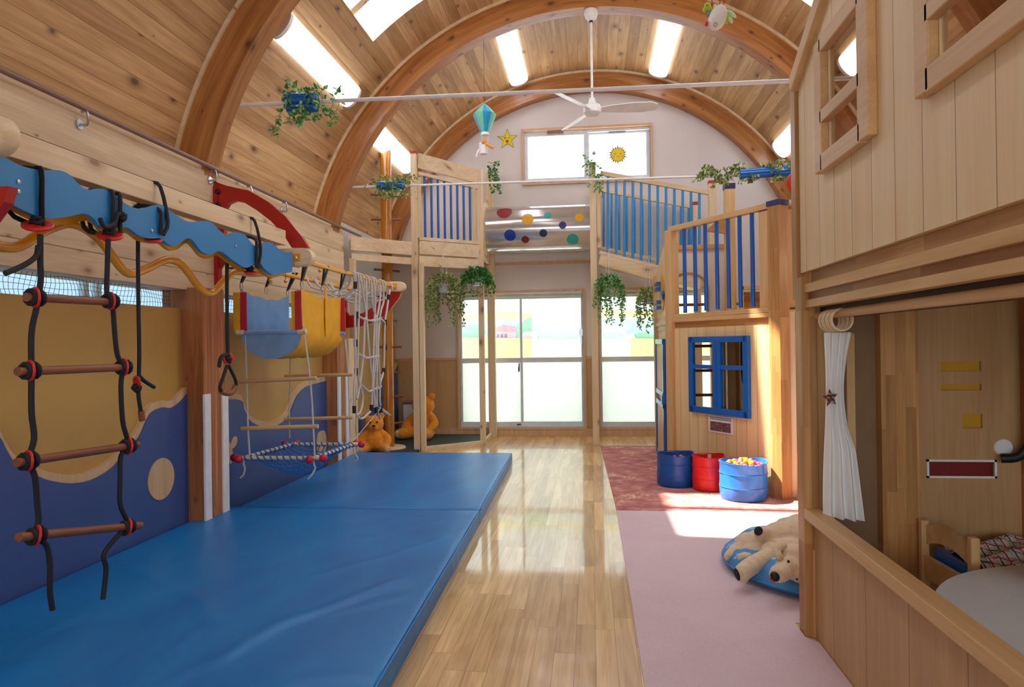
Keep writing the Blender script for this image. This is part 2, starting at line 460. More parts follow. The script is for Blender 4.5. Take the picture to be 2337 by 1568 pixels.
def quilt():
    m = N('checked_quilt'); x = m.coord(); v = m.vec(x[0], x[1], 0); col = S('#e9e6e2')
    for k, (axi, per, c, ph) in enumerate([(0, 0.09, '#b53a52', 0.0), (1, 0.09, '#b53a52', 0.2), (0, 0.09, '#3c5a78', 0.45), (1, 0.09, '#46524a', 0.6), (0, 0.045, '#8b8f86', 0.25), (1, 0.045, '#5c7a8a', 0.1)]):
        fr = m.math('FRACT', m.math('ADD', m.math('DIVIDE', x[axi], per), ph))
        col = m.mix(m.math('LESS_THAN', fr, 0.08), col, S(c))
    m.set(Base_Color=col, Roughness=0.9); return m.m
M['quilt'] = quilt()
def printed():
    m = N('printed_photo'); x = m.coord(); v = m.vec(x[0], x[1], x[2]); n = m.noise(v, 45, 2)
    m.set(Base_Color=m.ramp(n, [(0.35, S('#3c2a34')), (0.5, S('#a3553f')), (0.58, S('#2a4a6e')), (0.7, S('#c09068'))]), Roughness=0.5); return m.m
M['print'] = printed()

# ================================================================= THE ROOM
YB, YF = 10.42, -4.2           # far wall, wall behind the camera
XL, XR = -3.0, 3.06
ZC, RV, RI = 2.12, 3.35, 3.07
def arc(deg, r, y): a = math.radians(deg); return (r * math.sin(a), y, ZC + r * math.cos(a))

struct(MB().box((XL - 0.4, YF - 0.2, -0.12), (XR + 0.4, YB + 0.2, 0)), 'floor', M['floor'])
# vault with skylight openings
SKYL = [(-42, -14), (14, 42)]; SY0, SY1 = 5.58, 6.97
mb = MB(); degs = sorted(set(list(range(-78, 79, 2)))); ys = [YF, 0, SY0, SY1, YB + 0.1]
for i in range(len(degs) - 1):
    for j in range(len(ys) - 1):
        d0, d1 = degs[i], degs[i + 1]
        if ys[j] == SY0 and any(a <= d0 and d1 <= b for a, b in SKYL): continue
        mb.quad(arc(d0, RV, ys[j]), arc(d1, RV, ys[j]), arc(d1, RV, ys[j + 1]), arc(d0, RV, ys[j + 1]))
        mb.quad(arc(d0, RV + 0.12, ys[j]), arc(d1, RV + 0.12, ys[j]), arc(d1, RV + 0.12, ys[j + 1]), arc(d0, RV + 0.12, ys[j + 1]))
ceil = struct(mb, 'ceiling', M['vault'], smooth=True, clean=True)
# skylight shafts
for k, (a, b) in enumerate(SKYL):
    mb = MB()
    for d in (a, b):
        s = -0.35 if d == a else 0.35
        mb.quad(arc(d, RV - 0.005, SY0), arc(d, RV - 0.005, SY1), arc(d, RV + 0.13, SY1), arc(d, RV + 0.13, SY0))
    for y in (SY0, SY1):
        for d in range(a, b, 2):
            mb.quad(arc(d, RV - 0.005, y), arc(d + 2, RV - 0.005, y), arc(d + 2, RV + 0.13, y), arc(d, RV + 0.13, y))
    wn = struct(mb, 'window_%d' % (k + 4), M['pineY'])
    wn['label'] = 'skylight opening in the %s side of the vault' % ('left' if k == 0 else 'right')
    fr = MB()
    for y in (6.42, ):
        for d in range(a, b, 4):
            p, q = Vector(arc(d, RV + 0.07, y)), Vector(arc(d + 4, RV + 0.07, y))
            fr.bar(p, q, 0.10, 0.05, up=Vector(arc(d + 2, 1, 0)) - Vector((0, 0, ZC)))
    fr.build('glazing_bar', M['pineX'], wn)
    g = MB()
    for d in range(a, b, 2): g.quad(arc(d, RV + 0.10, SY0), arc(d + 2, RV + 0.10, SY0), arc(d + 2, RV + 0.10, SY1), arc(d, RV + 0.10, SY1))
    g.build('pane', M['glass'], wn)
    c = math.radians((a + b) / 2)
    portal((3.75 * math.sin(c), (SY0 + SY1) / 2, ZC + 3.75 * math.cos(c)), 1.7, 1.4, (-math.sin(c), 0, -math.cos(c)))

# laminated arches
for k, y in enumerate((7.74, 5.05, 10.24, 2.35, -0.35, -3.05)):
    mb = MB(); t = 0.19
    sec = [(RI, y), (RV + 0.01, y), (RV + 0.01, y + t), (RI, y + t)]
    D = list(range(-79, 80, 2))
    if y > 10: t = 0.2
    v = []; f = []
    for d in D:
        for r, yy in sec: v.append(arc(d, r, yy))
    for i in range(len(D) - 1):
        for j in range(4): f.append((i * 4 + j, i * 4 + (j + 1) % 4, i * 4 + 4 + (j + 1) % 4, i * 4 + 4 + j))
    f += [(0, 1, 2, 3), tuple(len(v) - 4 + q for q in (3, 2, 1, 0))]
    mb.add(v, f)
    a = struct(mb, 'trim_%d' % (k + 1), M['rib'], smooth=True)
    a['label'] = 'curved laminated timber roof arch'
    # light strip of trim where the arch meets the boards, on the near side
    e = MB(); v = []; f = []
    for d in D:
        for r, yy in [(RV - 0.03, y - 0.018), (RV, y - 0.018), (RV, y), (RV - 0.03, y)]: v.append(arc(d, r, yy))
    for i in range(len(D) - 1):
        for j in range(4): f.append((i * 4 + j, i * 4 + (j + 1) % 4, i * 4 + 4 + (j + 1) % 4, i * 4 + 4 + j))
    e.add(v, f); e.build('edge_strip', M['pineY'], a)

# ---- far wall with openings
def wall_with_holes(mb, x0, x1, z0, z1, holes, fn, t0, t1):
    xs = sorted(set([x0, x1] + [q for h in holes for q in h[:2] if x0 < q < x1]))
    zs = sorted(set([z0, z1] + [q for h in holes for q in h[2:] if z0 < q < z1]))
    for i in range(len(xs) - 1):
        for j in range(len(zs) - 1):
            cx, cz = (xs[i] + xs[i + 1]) / 2, (zs[j] + zs[j + 1]) / 2
            if any(h[0] < cx < h[1] and h[2] < cz < h[3] for h in holes): continue
            mb.prism([(xs[i], zs[j]), (xs[i + 1], zs[j]), (xs[i + 1], zs[j + 1]), (xs[i], zs[j + 1])], fn, t0, t1)
fy = lambda a, b, t: (a, t, b)
fx = lambda a, b, t: (t, a, b)
DA, DB_, W1 = (-2.03, -0.12, 0.13, 2.20), (0.12, 2.03, 0.13, 2.20), (-0.99, 0.92, 3.86, 4.66)
mb = MB()
wall_with_holes(mb, -3.4, 3.45, 1.2, 4.9, [DA, DB_, W1], fy, YB, YB + 0.16)
pts = [(-3.4, 4.9)] + [(x * 0.1 * 1.0, ZC + math.sqrt(max(0.01, 3.5 ** 2 - (x * 0.1) ** 2))) for x in range(-21, 22)] + [(3.45, 4.9)]
mb.prism([p for p in pts if p[1] >= 4.9], fy, YB, YB + 0.16)
struct(mb, 'wall_back', M['wall'])
mb = MB(); wall_with_holes(mb, -3.4, 3.45, 0.0, 1.2, [DA, DB_], fy, YB + 0.001, YB + 0.159)
struct(mb, 'wall_back_lower', M['wains'])
mb = MB()
for x0, x1 in ((-3.0, DA[0] - 0.03), (DA[1] + 0.03, DB_[0] - 0.03), (DB_[1] + 0.03, 3.0)): mb.box((x0, YB - 0.012, 1.17), (x1, YB, 1.21))
struct(mb, 'trim_7', M['trim'])
mb = MB().box((-3.0, YB - 0.03, 0), (3.0, YB, 0.115)); struct(mb, 'baseboard_back', M['trim'])
mb = MB().box((-1.45, YB - 0.02, 2.62), (0.05, YB, 2.665)); struct(mb, 'trim_8', M['trim'])

def sliding(name, hole, z_mid, label, sashes=2, upper=False):
    x0, x1, z0, z1 = hole
    c = struct(MB().box((x0 - 0.03, YB - 0.03, z1 - 0.005), (x1 + 0.03, YB + 0.1, z1 + 0.03)).box((x0 - 0.035, YB - 0.03, z0), (x0, YB + 0.1, z1))
               .box((x1, YB - 0.03, z0), (x1 + 0.035, YB + 0.1, z1)).box((x0 - 0.03, YB - 0.04, z0 - 0.03), (x1 + 0.03, YB + 0.1, z0)), name, M['trim'])
    c['label'] = label
    mid = (x0 + x1) / 2
    tr = 0.07 if not upper else 0.05
    MB().box((x0, YB + 0.02, z1 - tr), (x1, YB + 0.12, z1)).box((x0, YB + 0.02, z0), (x1, YB + 0.12, z0 + 0.02)).build('track', M['alu'], c)
    for k in range(2):
        a, b = (x0, mid + 0.02) if k == 0 else (mid - 0.02, x1)
        y = YB + (0.03 if k == 0 else 0.07)
        s = MB()
        st = 0.035 if not upper else 0.06
        s.box((a, y, z0 + 0.02), (a + st, y + 0.03, z1 - tr)).box((b - st, y, z0 + 0.02), (b, y + 0.03, z1 - tr))
        s.box((a + st, y, z1 - tr - 0.03), (b - st, y + 0.03, z1 - tr)).box((a + st, y, z0 + 0.02), (b - st, y + 0.03, z0 + 0.08))
        if z_mid: s.box((a + st, y, z_mid - 0.035), (b - st, y + 0.03, z_mid + 0.035))
        f = s.build('sash', M['alu'], c)
        g = MB().box((a + st, y + 0.012, (z_mid or z0 + 0.02)), (b - st, y + 0.016, z1 - tr - 0.03)); g.build('pane', M['glass'], f)
        if z_mid:
            MB().box((a + st, y + 0.012, z0 + 0.08), (b - st, y + 0.016, z_mid - 0.035)).build('frosted_pane', M['frost'], f)
            if k == 0:
                MB().box((b - 0.07, y - 0.012, 0.98), (b - 0.05, y, 1.06)).box((b - 0.06, y - 0.03, 1.0), (b - 0.045, y, 1.11)).build('latch', M['blackrub'], f)
                MB().box((b - 0.1, y - 0.02, 0.165), (b - 0.04, y, 0.18)).build('bolt', M['blackrub'], f)
        else:
            MB().box(((a + b) / 2 - 0.13, y - 0.03, z1 - 0.05), ((a + b) / 2 + 0.12, y, z1 - 0.02)).build('closer', M['pipe'], f)
    return c
d1 = sliding('door_1', DA, 1.16, 'left sliding terrace door with frosted lower panes')
d2 = sliding('door_2', DB_, 1.16, 'right sliding terrace door with frosted lower panes')
sliding('window_1', W1, None, 'upper two sash window in the gable', upper=True)
MB().box((-0.185, YB + 0.0, 1.52), (-0.13, YB + 0.03, 1.62)).box((-0.17, YB - 0.01, 1.40), (-0.145, YB + 0.03, 1.66)).build('lock', M['steel'], d1)
for x0, x1, z0, z1 in (DA, DB_, W1): portal(((x0 + x1) / 2, YB + 0.25, (z0 + z1) / 2), x1 - x0, z1 - z0, (0, -1, 0))

# roller blind head above each terrace door
for nm, (x0, x1, z0, z1) in (('left', DA), ('right', DB_)):
    t = thing('roller_blind', ((x0 + x1) / 2, YB + 0.0, z1 - 0.06), 'rolled up pale green blind above the %s terrace door' % nm, 'blind', 'roller blinds')
    MB().tube([(x0 + 0.02, YB - 0.005, z1 - 0.05), (x1 - 0.02, YB - 0.005, z1 - 0.05)], 0.024, 12).build('roll', flat('pale_green_blind_' + nm, '#b9c3ab', 0.6), t, smooth=True)
    MB().box((x0 + 0.01, YB - 0.02, z1 - 0.03), (x1 - 0.01, YB + 0.01, z1)).build('head_rail', M['whitep'], t)

# ---- left wall: log boards, panels, pillars
mb = MB().box((XL - 0.28, YF, 1.845), (XL, 8.08, 2.80)); struct(mb, 'wall_left', M['log'])
mb = MB().box((XL - 0.5, 8.08, 0), (XL - 0.12, YB, 2.98)); struct(mb, 'wall_left_far', M['wallL'])
mb = MB().box((XL - 0.45, YF, 2.80), (XL - 0.02, 8.08, 2.86)); struct(mb, 'trim_9', M['pineY'])
struct(MB().box((XL - 0.5, YF, -0.1), (XL - 0.44, 8.1, 1.6)), 'wall_left_outer', M['glassblue'])
struct(MB().box((XL - 2.0, YF, 2.78), (XL - 0.3, 8.1, 2.84)), 'sun_block_slab', M['wallL'])  # unseen slab added to keep the sun off the frosted strip
PIL = [(4.8, 5.10), (7.5, 7.80), (2.1, 2.4), (-0.6, -0.3), (-3.3, -3.0)]
for k, (a, b) in enumerate(PIL):
    o = struct(MB().box((XL - 0.2, a, 0), (-2.88, b, 1.86)), 'trim_%d' % (k + 10), M['pillar'])
    o['label'] = 'reddish laminated timber pillar'
    if k < 2:
        for q, yy in enumerate((a + 0.0, b - 0.05)):
            z1 = 1.06
            g = MB().box((-2.885, yy - (0.004 if q == 0 else 0), 0.1), (-2.865, yy + 0.075, z1)).box((-2.885 - 0.0, yy - 0.008, 0.1), (-2.865, yy, z1))
            one(g, 'corner_guard', M['white'], ['white plastic guard strip on the near corner of the %s pillar', 'white plastic guard strip on the far corner of the %s pillar'][q] % ('first' if k == 0 else 'second'),
                'corner guard', (-2.875, yy, 0.1), 'white corner guards on the pillars', bevel=0.004)
# post beside the second pillar and its wooden block
one(MB().box((-2.98, 7.83, 0), (-2.86, 8.03, 1.5)), 'timber_post', M['pineZ'], 'pale pine post standing right beside the second red pillar', 'post', (-2.92, 7.93, 0), bevel=0.005)

# play panels between the pillars
def wave_panel(y0, y1, edge, label, extra):
    t = thing('wave_mural', (XL - 0.06, (y0 + y1) / 2, 0.0), label, 'wall panel', 'ochre and blue wave panels along the left wall')
    MB().box((XL - 0.09, y0, 0), (XL - 0.055, y1, 1.705)).build('ochre_board', M['py'], t)
    P_ = lambda off: [(y0, 0.0)] + [(y, z + off) for y, z in edge] + [(y1, 0.0)]
    MB().prism(P_(0.05), fx, XL - 0.055, XL - 0.02).build('raw_wood_border', M['natural'], t)
    MB().prism(P_(0.0), fx, XL - 0.05, XL - 0.01).build('wave_board', M['pb'], t)
    for nm, poly in extra:
        MB().prism(poly, fx, XL - 0.03, XL - 0.002).build(nm, M['natural'], t)
    return t
E1 = [(0, 992), (19, 1026), (42, 1060), (84, 1083), (115, 1096), (165, 1103), (214, 1095), (260, 1068), (283, 1041), (306, 1018), (325, 992), (338, 961), (352, 940), (375, 930), (394, 931), (413, 919), (428, 900)]
e1 = [tuple(P(u, v, x=XL).yz) for u, v in E1]
e1 = [(2.4, 0.9), (2.7, 1.2), (2.95, 1.22)] + [(y, z) for y, z in e1 if y > 2.96]
e1[-1] = (4.8, e1[-1][1])
sm = lambda e: [(q.x, q.y) for q in cr([(a, b, 0) for a, b in e], 5)]
circ = lambda cy, cz, r, n=28: [(cy + r * math.cos(2 * PI * k / n), cz + r * math.sin(2 * PI * k / n)) for k in range(n)]
c1 = P(370, 1093, x=XL)
def flower(cy, cz):
    out = []
    for k in range(40):
        a = 2 * PI * k / 40; r = 0.075 + 0.05 * math.cos(3 * a - PI / 2)
        out.append((cy + r * math.cos(a), cz + r * math.sin(a) * 1.1))
    return out
wave_panel(2.4, 4.8, sm(e1), 'nearest ochre wall panel with a blue wave and a round wooden disc', [('round_disc', circ(c1.y, c1.z, 0.145))])
E2 = [(508, 908), (550, 913), (561, 935), (575, 961), (601, 973), (634, 972), (659, 953), (670, 928), (684, 899), (706, 881), (721, 873)]
e2 = [tuple(P(u, v, x=XL).yz) for u, v in E2]; e2[0] = (5.1, e2[0][1]); e2[-1] = (7.5, e2[-1][1])
c2 = P(527, 1022, x=XL); c3 = P(735, 1012, x=XL)
wave_panel(5.1, 7.5, sm(e2), 'middle ochre wall panel with a blue wave and a three petal wooden cutout', [('petal_cutout', flower(c2.y, c2.z)), ('rounded_slot', [(c3.y + math.copysign(0.05, math.cos(2 * PI * k / 20)) + 0.09 * math.cos(2 * PI * k / 20), c3.z + 0.14 * math.sin(2 * PI * k / 20)) for k in range(20)])])
e3 = [(8.03, 1.1), (8.25, 0.75), (8.6, 0.5), (9.0, 0.48), (9.3, 0.62), (9.5, 0.9), (9.7, 1.02), (10.2, 1.0), (10.4, 1.1)]
wave_panel(8.03, 10.4, sm(e3), 'farthest ochre wall panel with a blue wave behind the climbing net', [])

# window strip and net above the panels
t = struct(MB().box((XL - 0.5, 2.4, 1.6), (XL - 0.44, 7.5, 1.64)), 'window_2', M['alu'])
MB().box((XL - 0.48, YF, 1.6), (XL - 0.475, 8.1, 2.8)).build('frosted_pane', M['frostb'], t)
for y in (3.35, 4.3, 4.42, 5.6, 6.6): MB().box((XL - 0.5, y, 1.5), (XL - 0.44, y + 0.05, 2.0)).build('mullion', M['alu'], t)
for a, b, lb in ((2.4, 4.78, 'dark safety net across the gap above the nearest ochre panel'), (5.1, 7.5, 'dark safety net across the gap above the middle ochre panel')):
    mb = MB(); n = int((b - a) / 0.032)
    w_ = lambda y, z: XL - 0.12 + 0.012 * math.sin(y * 9 + z * 14)
    for i in range(n + 1):
        y = a + (b - a) * i / n
        mb.tube([(w_(y, z), y + 0.008 * math.sin(z * 30 + y * 8), z) for z in (1.70, 1.745, 1.79, 1.85)], 0.0016, 3)
    for j in range(5):
        z = 1.705 + j * 0.032
        mb.tube([(w_(y, z), y, z + 0.007 * math.sin(y * 11 + j)) for y in [a + (b - a) * q / 40 for q in range(41)]], 0.0016, 3)
    one(mb, 'safety_net', M['net'], lb, 'net', (XL - 0.05, (a + b) / 2, 1.78), 'safety nets above the wall panels', clean=False)
one(MB().prism([(3.02, 1.70), (3.02, 1.86), (3.14, 1.86), (3.14, 1.70), (3.08, 1.725)], fx, XL - 0.2, XL - 0.19).box((XL - 0.189, 3.07, 1.8), (XL - 0.187, 3.085, 1.86)), 'pennant', [M['bluewin']], 'small blue notched pennant hanging behind the safety net', 'pennant', (XL - 0.195, 3.08, 1.86))

# brown rail pipe with hooks along the top of the log wall
t = thing('rail_pipe', (XL + 0.04, 2.0, 2.83), 'thin brown pipe running along the top of the pine board wall', 'rail')
MB().tube([(XL + 0.035, 0.5, 2.835), (XL + 0.035, 8.6, 2.835)], 0.018, 10).build('pipe', M['pipe'], t, smooth=True)
for u, v in ((180, 262), (478, 400), (642, 500), (560, 440)):
    p = P(u, v, x=XL)
    MB().lathe([(0.03, 0), (0.03, 0.008), (0.0, 0.01)], (XL, p.y, 2.74), 12, 'X').tube([(XL + 0.0, p.y, 2.74), (XL + 0.05, p.y, 2.735), (XL + 0.06, p.y, 2.77), (XL + 0.05, p.y, 2.815), (XL + 0.015, p.y, 2.815)], 0.008, 6, smooth=3).build('hook', M['steel'], t, smooth=True)

# right wall and the wall behind the camera
struct(MB().box((XR, YF, 0), (XR + 0.3, YB, 2.86)), 'wall_right', M['wallL'])
mb = MB(); wall_with_holes(mb, -3.4, 3.45, 0, 5.6, [(-2.2, 2.2, 0.9, 2.6)], fy, YF - 0.15, YF); struct(mb, 'wall_front', M['wall'])
t = struct(MB().box((-2.2, YF - 0.1, 0.88), (2.2, YF, 0.92)).box((-0.03, YF - 0.1, 0.9), (0.03, YF - 0.05, 2.6)), 'window_3', M['alu'])  # unseen window, added to let fill light in from the rear
MB().box((-2.2, YF - 0.08, 0.92), (2.2, YF - 0.075, 2.6)).build('pane', M['glass'], t)
portal((0, YF - 0.3, 1.75), 4.4, 1.7, (0, 1, 0))

# ---- fluorescent fixtures (all lit)
def fixture(deg, y0, y1, label):
    t = thing('ceiling_light', arc(deg, RV, (y0 + y1) / 2), label, 'ceiling light', 'long fluorescent lights on the vault')
    a = math.radians(deg); c = Vector((math.sin(a), 0, math.cos(a))); s = Vector((math.cos(a), 0, -math.sin(a)))
    o = Vector((0, 0, ZC)) + c * (RV - 0.0)
    def pt(w_, h, y): q = o + s * w_ - c * h; return (q.x, y, q.z)
    prof = [(-0.135, 0.0)] + [(-0.135 * math.cos(PI * k / 10), 0.02 + 0.06 * math.sin(PI * k / 10)) for k in range(11)] + [(0.135, 0.0)]
    def shell(mb, ya, yb):
        n = len(prof); v = [pt(w_, h, ya) for w_, h in prof] + [pt(w_, h, yb) for w_, h in prof]
        return mb.add(v, [(i, i + 1, n + i + 1, n + i) for i in range(n - 1)] + [tuple(range(n))[::-1], tuple(range(n, 2 * n))])
    shell(MB(), y0 + 0.05, y1 - 0.05).build('diffuser', M['lamp'], t, smooth=True)
    for nm, ya, yb in (('end_cap', y0, y0 + 0.05), ('end_cap', y1 - 0.05, y1)): shell(MB(), ya, yb).build(nm, M['whitep'], t, smooth=True)
    return t
fixture(-51.7, 5.6, 7.40, 'lit fluorescent light left of the skylight, between the first and second arch')
fixture(52, 5.5, 7.32, 'lit fluorescent light on the right of the vault, seen through the playhouse window')
fixture(-17.6, 8.2, 10.08, 'lit fluorescent light near the crown, left of the ceiling fan rod')
fixture(17.6, 8.2, 10.08, 'lit fluorescent light near the crown, right of the ceiling fan rod')
fixture(-53.5, 8.2, 10.08, 'lit fluorescent light low on the left, behind the climbing pole')
fixture(53.5, 8.2, 10.08, 'lit fluorescent light low on the right above the garland')
for y in (2.7, 0.0, -2.7):  # fixtures out of view, added as fill light for the near half
    for d in (-17.6, 17.6): fixture(d, y, y + 1.85, 'added fluorescent fill light on the vault, out of view')

# ---- outside: paved strip and a painted landscape board across the terrace
struct(MB().box((-6, YB + 0.17, 2.95), (6, 11.9, 3.05)), 'terrace_shade_slab', flat('white_shade_slab', '#e6e3dc', 0.8))  # unseen slab added to shade the mural board
struct(MB().box((-8, YB + 0.2, -0.2), (8, 16, -0.02)), 'terrace', flat('pale_concrete', '#bcc2c8', 0.8))
YM = 12.6
t = thing('landscape_mural', (0, YM, 0), 'big pastel landscape mural board standing across the terrace', 'mural')
MB().box((-4.2, YM, 0), (4.2, YM + 0.05, 2.9)).build('board', flat('mural_sky', '#e4f4f4', 0.8, var=0.02), t)
mc = {'far': '#dde6a4', 'field': '#d2dc9c', 'tree': '#9ad2ac', 'mist': '#bce6e2', 'wallp': '#e0b6be', 'roof': '#cf9ca8', 'roofw': '#ebe4e4', 'win': '#8d829e'}
mm = {k: flat('mural_' + k, c, 0.8, var=0.02) for k, c in mc.items()}
yy = [YM]
pc_ = [0]
def paint(name, polys, mat, lift):
    pc_[0] += 1; lift = 0.002 * pc_[0]
    mb = MB()
    for poly in polys: mb.prism([(q.x, q.z) for q in (P(u, v, y=YM) for u, v in poly)], fy, YM - lift, YM - lift + 0.0015)
    mb.build(name, mm[mat], t)
paint('far_hill', [[(700, 735), (700, 716), (1060, 712), (1150, 710), (1240, 716), (1330, 708), (1400, 704), (1500, 712), (1900, 700), (1900, 716), (1500, 724), (1330, 722), (1240, 726), (1150, 730), (1060, 738)]], 'far', 0.002)
paint('mist', [[(700, 775), (700, 736), (1100, 733), (1900, 722), (1900, 775)]], 'mist', 0.003)
def blob(cx, cy, w_, h_): return [(cx + w_ * math.cos(2 * PI * k / 14) * (1 + 0.12 * math.sin(k * 2.4)), cy - h_ * math.sin(2 * PI * k / 14) * (1 + 0.1 * math.cos(k * 1.7))) for k in range(14)]
for b_ in (blob(1080, 760, 30, 18), blob(1214, 752, 34, 26), blob(1255, 765, 30, 14), blob(1300, 762, 26, 14), blob(1395, 768, 36, 10), blob(1470, 770, 30, 10), blob(960, 760, 40, 18), blob(1560, 764, 40, 14)): paint('painted_tree', [b_], 'tree', 0.004)
paint('farmhouse', [[(1128, 772), (1128, 752), (1178, 748), (1178, 772)]], 'wallp', 0.006)
paint('farmhouse_roof', [[(1122, 757), (1132, 747), (1150, 741), (1176, 746), (1180, 757)]], 'roof', 0.008)
for x in (1134, 1143, 1152, 1192, 1200): paint('painted_window', [[(x, 771), (x, 762), (x + 5, 762), (x + 5, 771)]], 'win', 0.01)
paint('barn', [[(1190, 773), (1190, 763), (1226, 763), (1226, 773)]], 'wallp', 0.006)
for b_ in ([(1186, 765), (1200, 756), (1222, 757), (1229, 765)], [(1420, 772), (1428, 762), (1446, 760), (1450, 772)]): paint('painted_barn_roof', [b_], 'roofw', 0.008)
paint('field', [[(500, 1100), (500, 772), (1100, 770), (1290, 774), (1420, 772), (1900, 775), (1900, 1100)]], 'field', 0.011)

# ================================================================= FLOOR COVERINGS
def slab(name, poly, z0, z1, mat, label, cat, base, group=None, bevel=0.0, **k):
    return one(MB().prism(poly, lambda a, b, t: (a, b, t), z0, z1), name, mat, label, cat, base, group, bevel=bevel, **k)
MZ = 0.12
def gym_mat(poly, label, base, folds=()):
    t = thing('gym_mat', base, label, 'gym mat', 'thick blue vinyl mats')
    ys_m = [p[1] for p in poly]; ya, yb2 = min(ys_m), max(ys_m); xl = min(p[0] for p in poly)
    xr = lambda y: poly[1][0] + (poly[2][0] - poly[1][0]) * (y - poly[1][1]) / (poly[2][1] - poly[1][1])
    nx, ny = 70, int((yb2 - ya) * 26); mb = MB(); v = []; segs = []
    for pts, amp, wd in folds:
        q = [P(u, v_, z=MZ) for u, v_ in pts]
        for a, b in zip(q[:-1], q[1:]): segs.append((a.x, a.y, b.x, b.y, amp, wd))
    def hgt(x, y, e):
        h = 0.0
        for ax, ay, bx, by, amp, wd in segs:
            dx, dy = bx - ax, by - ay; L2 = dx * dx + dy * dy; tt = ((x - ax) * dx + (y - ay) * dy) / L2
            fade = 1.0 if 0 <= tt <= 1 else math.exp(-((min(abs(tt), abs(tt - 1))) * math.sqrt(L2) / wd) ** 2)
            d = abs((x - ax) * dy - (y - ay) * dx) / math.sqrt(L2); h = max(h, amp * fade * math.exp(-(d / wd) ** 2))
        h += 0.0022 * math.sin(x * 3.1 + y * 1.7) * math.sin(y * 2.3 - x * 1.1) + 0.001 * math.sin(x * 9 + y * 5)
        return h * min(1.0, e / 0.12)
    R_ = 0.016
    for j in range(ny + 1):
        y = ya + (yb2 - ya) * j / ny; x1 = xr(y); ed = min(y - ya, yb2 - y)
        row = [(xl, y, 0.0), (xl, y, MZ - R_)]
        for i in range(nx + 1):
            x = xl + R_ + (x1 - xl - 2 * R_) * i / nx; row.append((x, y, MZ + hgt(x, y, min(ed, x - xl, x1 - x)) - (0.006 if j in (0, ny) else 0)))
        row += [(x1 - R_ * 0.3, y, MZ - R_ * 0.3), (x1, y, MZ - R_), (x1 + 0.004 * math.sin(y * 40) * 0.5, y, MZ * 0.5), (x1, y, 0.0)]
        v += row
    w_ = nx + 7
    f = [(j * w_ + i, j * w_ + i + 1, (j + 1) * w_ + i + 1, (j + 1) * w_ + i) for j in range(ny) for i in range(w_ - 1)]
    f += [tuple(range(w_))[::-1], tuple(ny * w_ + k for k in range(w_)), tuple([j * w_ for j in range(ny + 1)] + [j * w_ + w_ - 1 for j in range(ny, -1, -1)])]
    mb.add(v, f).build('vinyl_cover', M['vinyl'], t, smooth=True)
    e = MB(); x0, y0 = poly[1]; x1, y1 = poly[2]; n = 90
    e.tube([(x0 + (x1 - x0) * i / n + 0.002 + 0.0015 * (i % 2), y0 + (y1 - y0) * i / n, MZ - 0.014) for i in range(2, n - 1)], 0.005, 5)
    e.build('seam_piping', M['vinyl'], t, smooth=True)
    return t
gym_mat([(-2.86, 5.26), (-0.885, 5.26), (-0.955, 8.02), (-2.3, 8.06), (-2.5, 8.02), (-2.86, 7.98)], 'far blue vinyl mat ending before the pine platform posts', (-1.9, 6.6, 0), [([(1000, 1120), (860, 1150), (800, 1160)], 0.003, 0.04)])
gym_mat([(-2.99, 0.6), (-0.80, 0.6), (-0.885, 5.25), (-2.86, 5.25), (-2.86, 4.78), (-2.99, 4.78)], 'near blue vinyl mat filling the left foreground', (-1.9, 3.0, 0),
        [([(500, 1508), (560, 1470), (640, 1425), (760, 1385), (913, 1325)], 0.014, 0.035), ([(500, 1508), (430, 1530), (380, 1560)], 0.008, 0.04), ([(280, 1290), (380, 1335), (450, 1370), (490, 1420)], 0.009, 0.035),
         ([(370, 1500), (430, 1455)], 0.007, 0.03), ([(760, 1400), (880, 1372), (985, 1350)], 0.006, 0.03), ([(700, 1320), (880, 1270), (1010, 1230)], 0.005, 0.04), ([(820, 1235), (960, 1200), (1060, 1172)], 0.004, 0.035),
         ([(640, 1560), (760, 1545), (880, 1540)], 0.006, 0.035), ([(760, 1215), (900, 1185), (1000, 1170)], 0.003, 0.03)])
slab('carpet', [(0.20, 0.3), (1.025, 0.3), (1.025, 3.3), (0.98, 3.36), (0.98, 3.52), (3.0, 3.52), (3.0, 5.755), (0.19, 5.765)], 0, 0.006, M['pink'], 'plain pale pink carpet running toward the viewer', 'carpet', (0.6, 3, 0))
slab('carpet', [(0.19, 5.77), (3.0, 5.76), (3.0, 10.0), (2.6, 10.0), (2.6, 9.4), (0.10, 9.4)], 0, 0.006, M['floral'], 'red patterned carpet in front of the small playhouse', 'carpet', (0.6, 7, 0))
slab('floor_mat', [(-2.98, 8.15), (-2.25, 8.15), (-2.28, 8.86), (-1.56, 9.44), (-1.56, 10.38), (-2.98, 10.38)], 0, 0.03, M['green'], 'dark green mat under the left pine platform', 'mat', (-2.3, 9.3, 0))

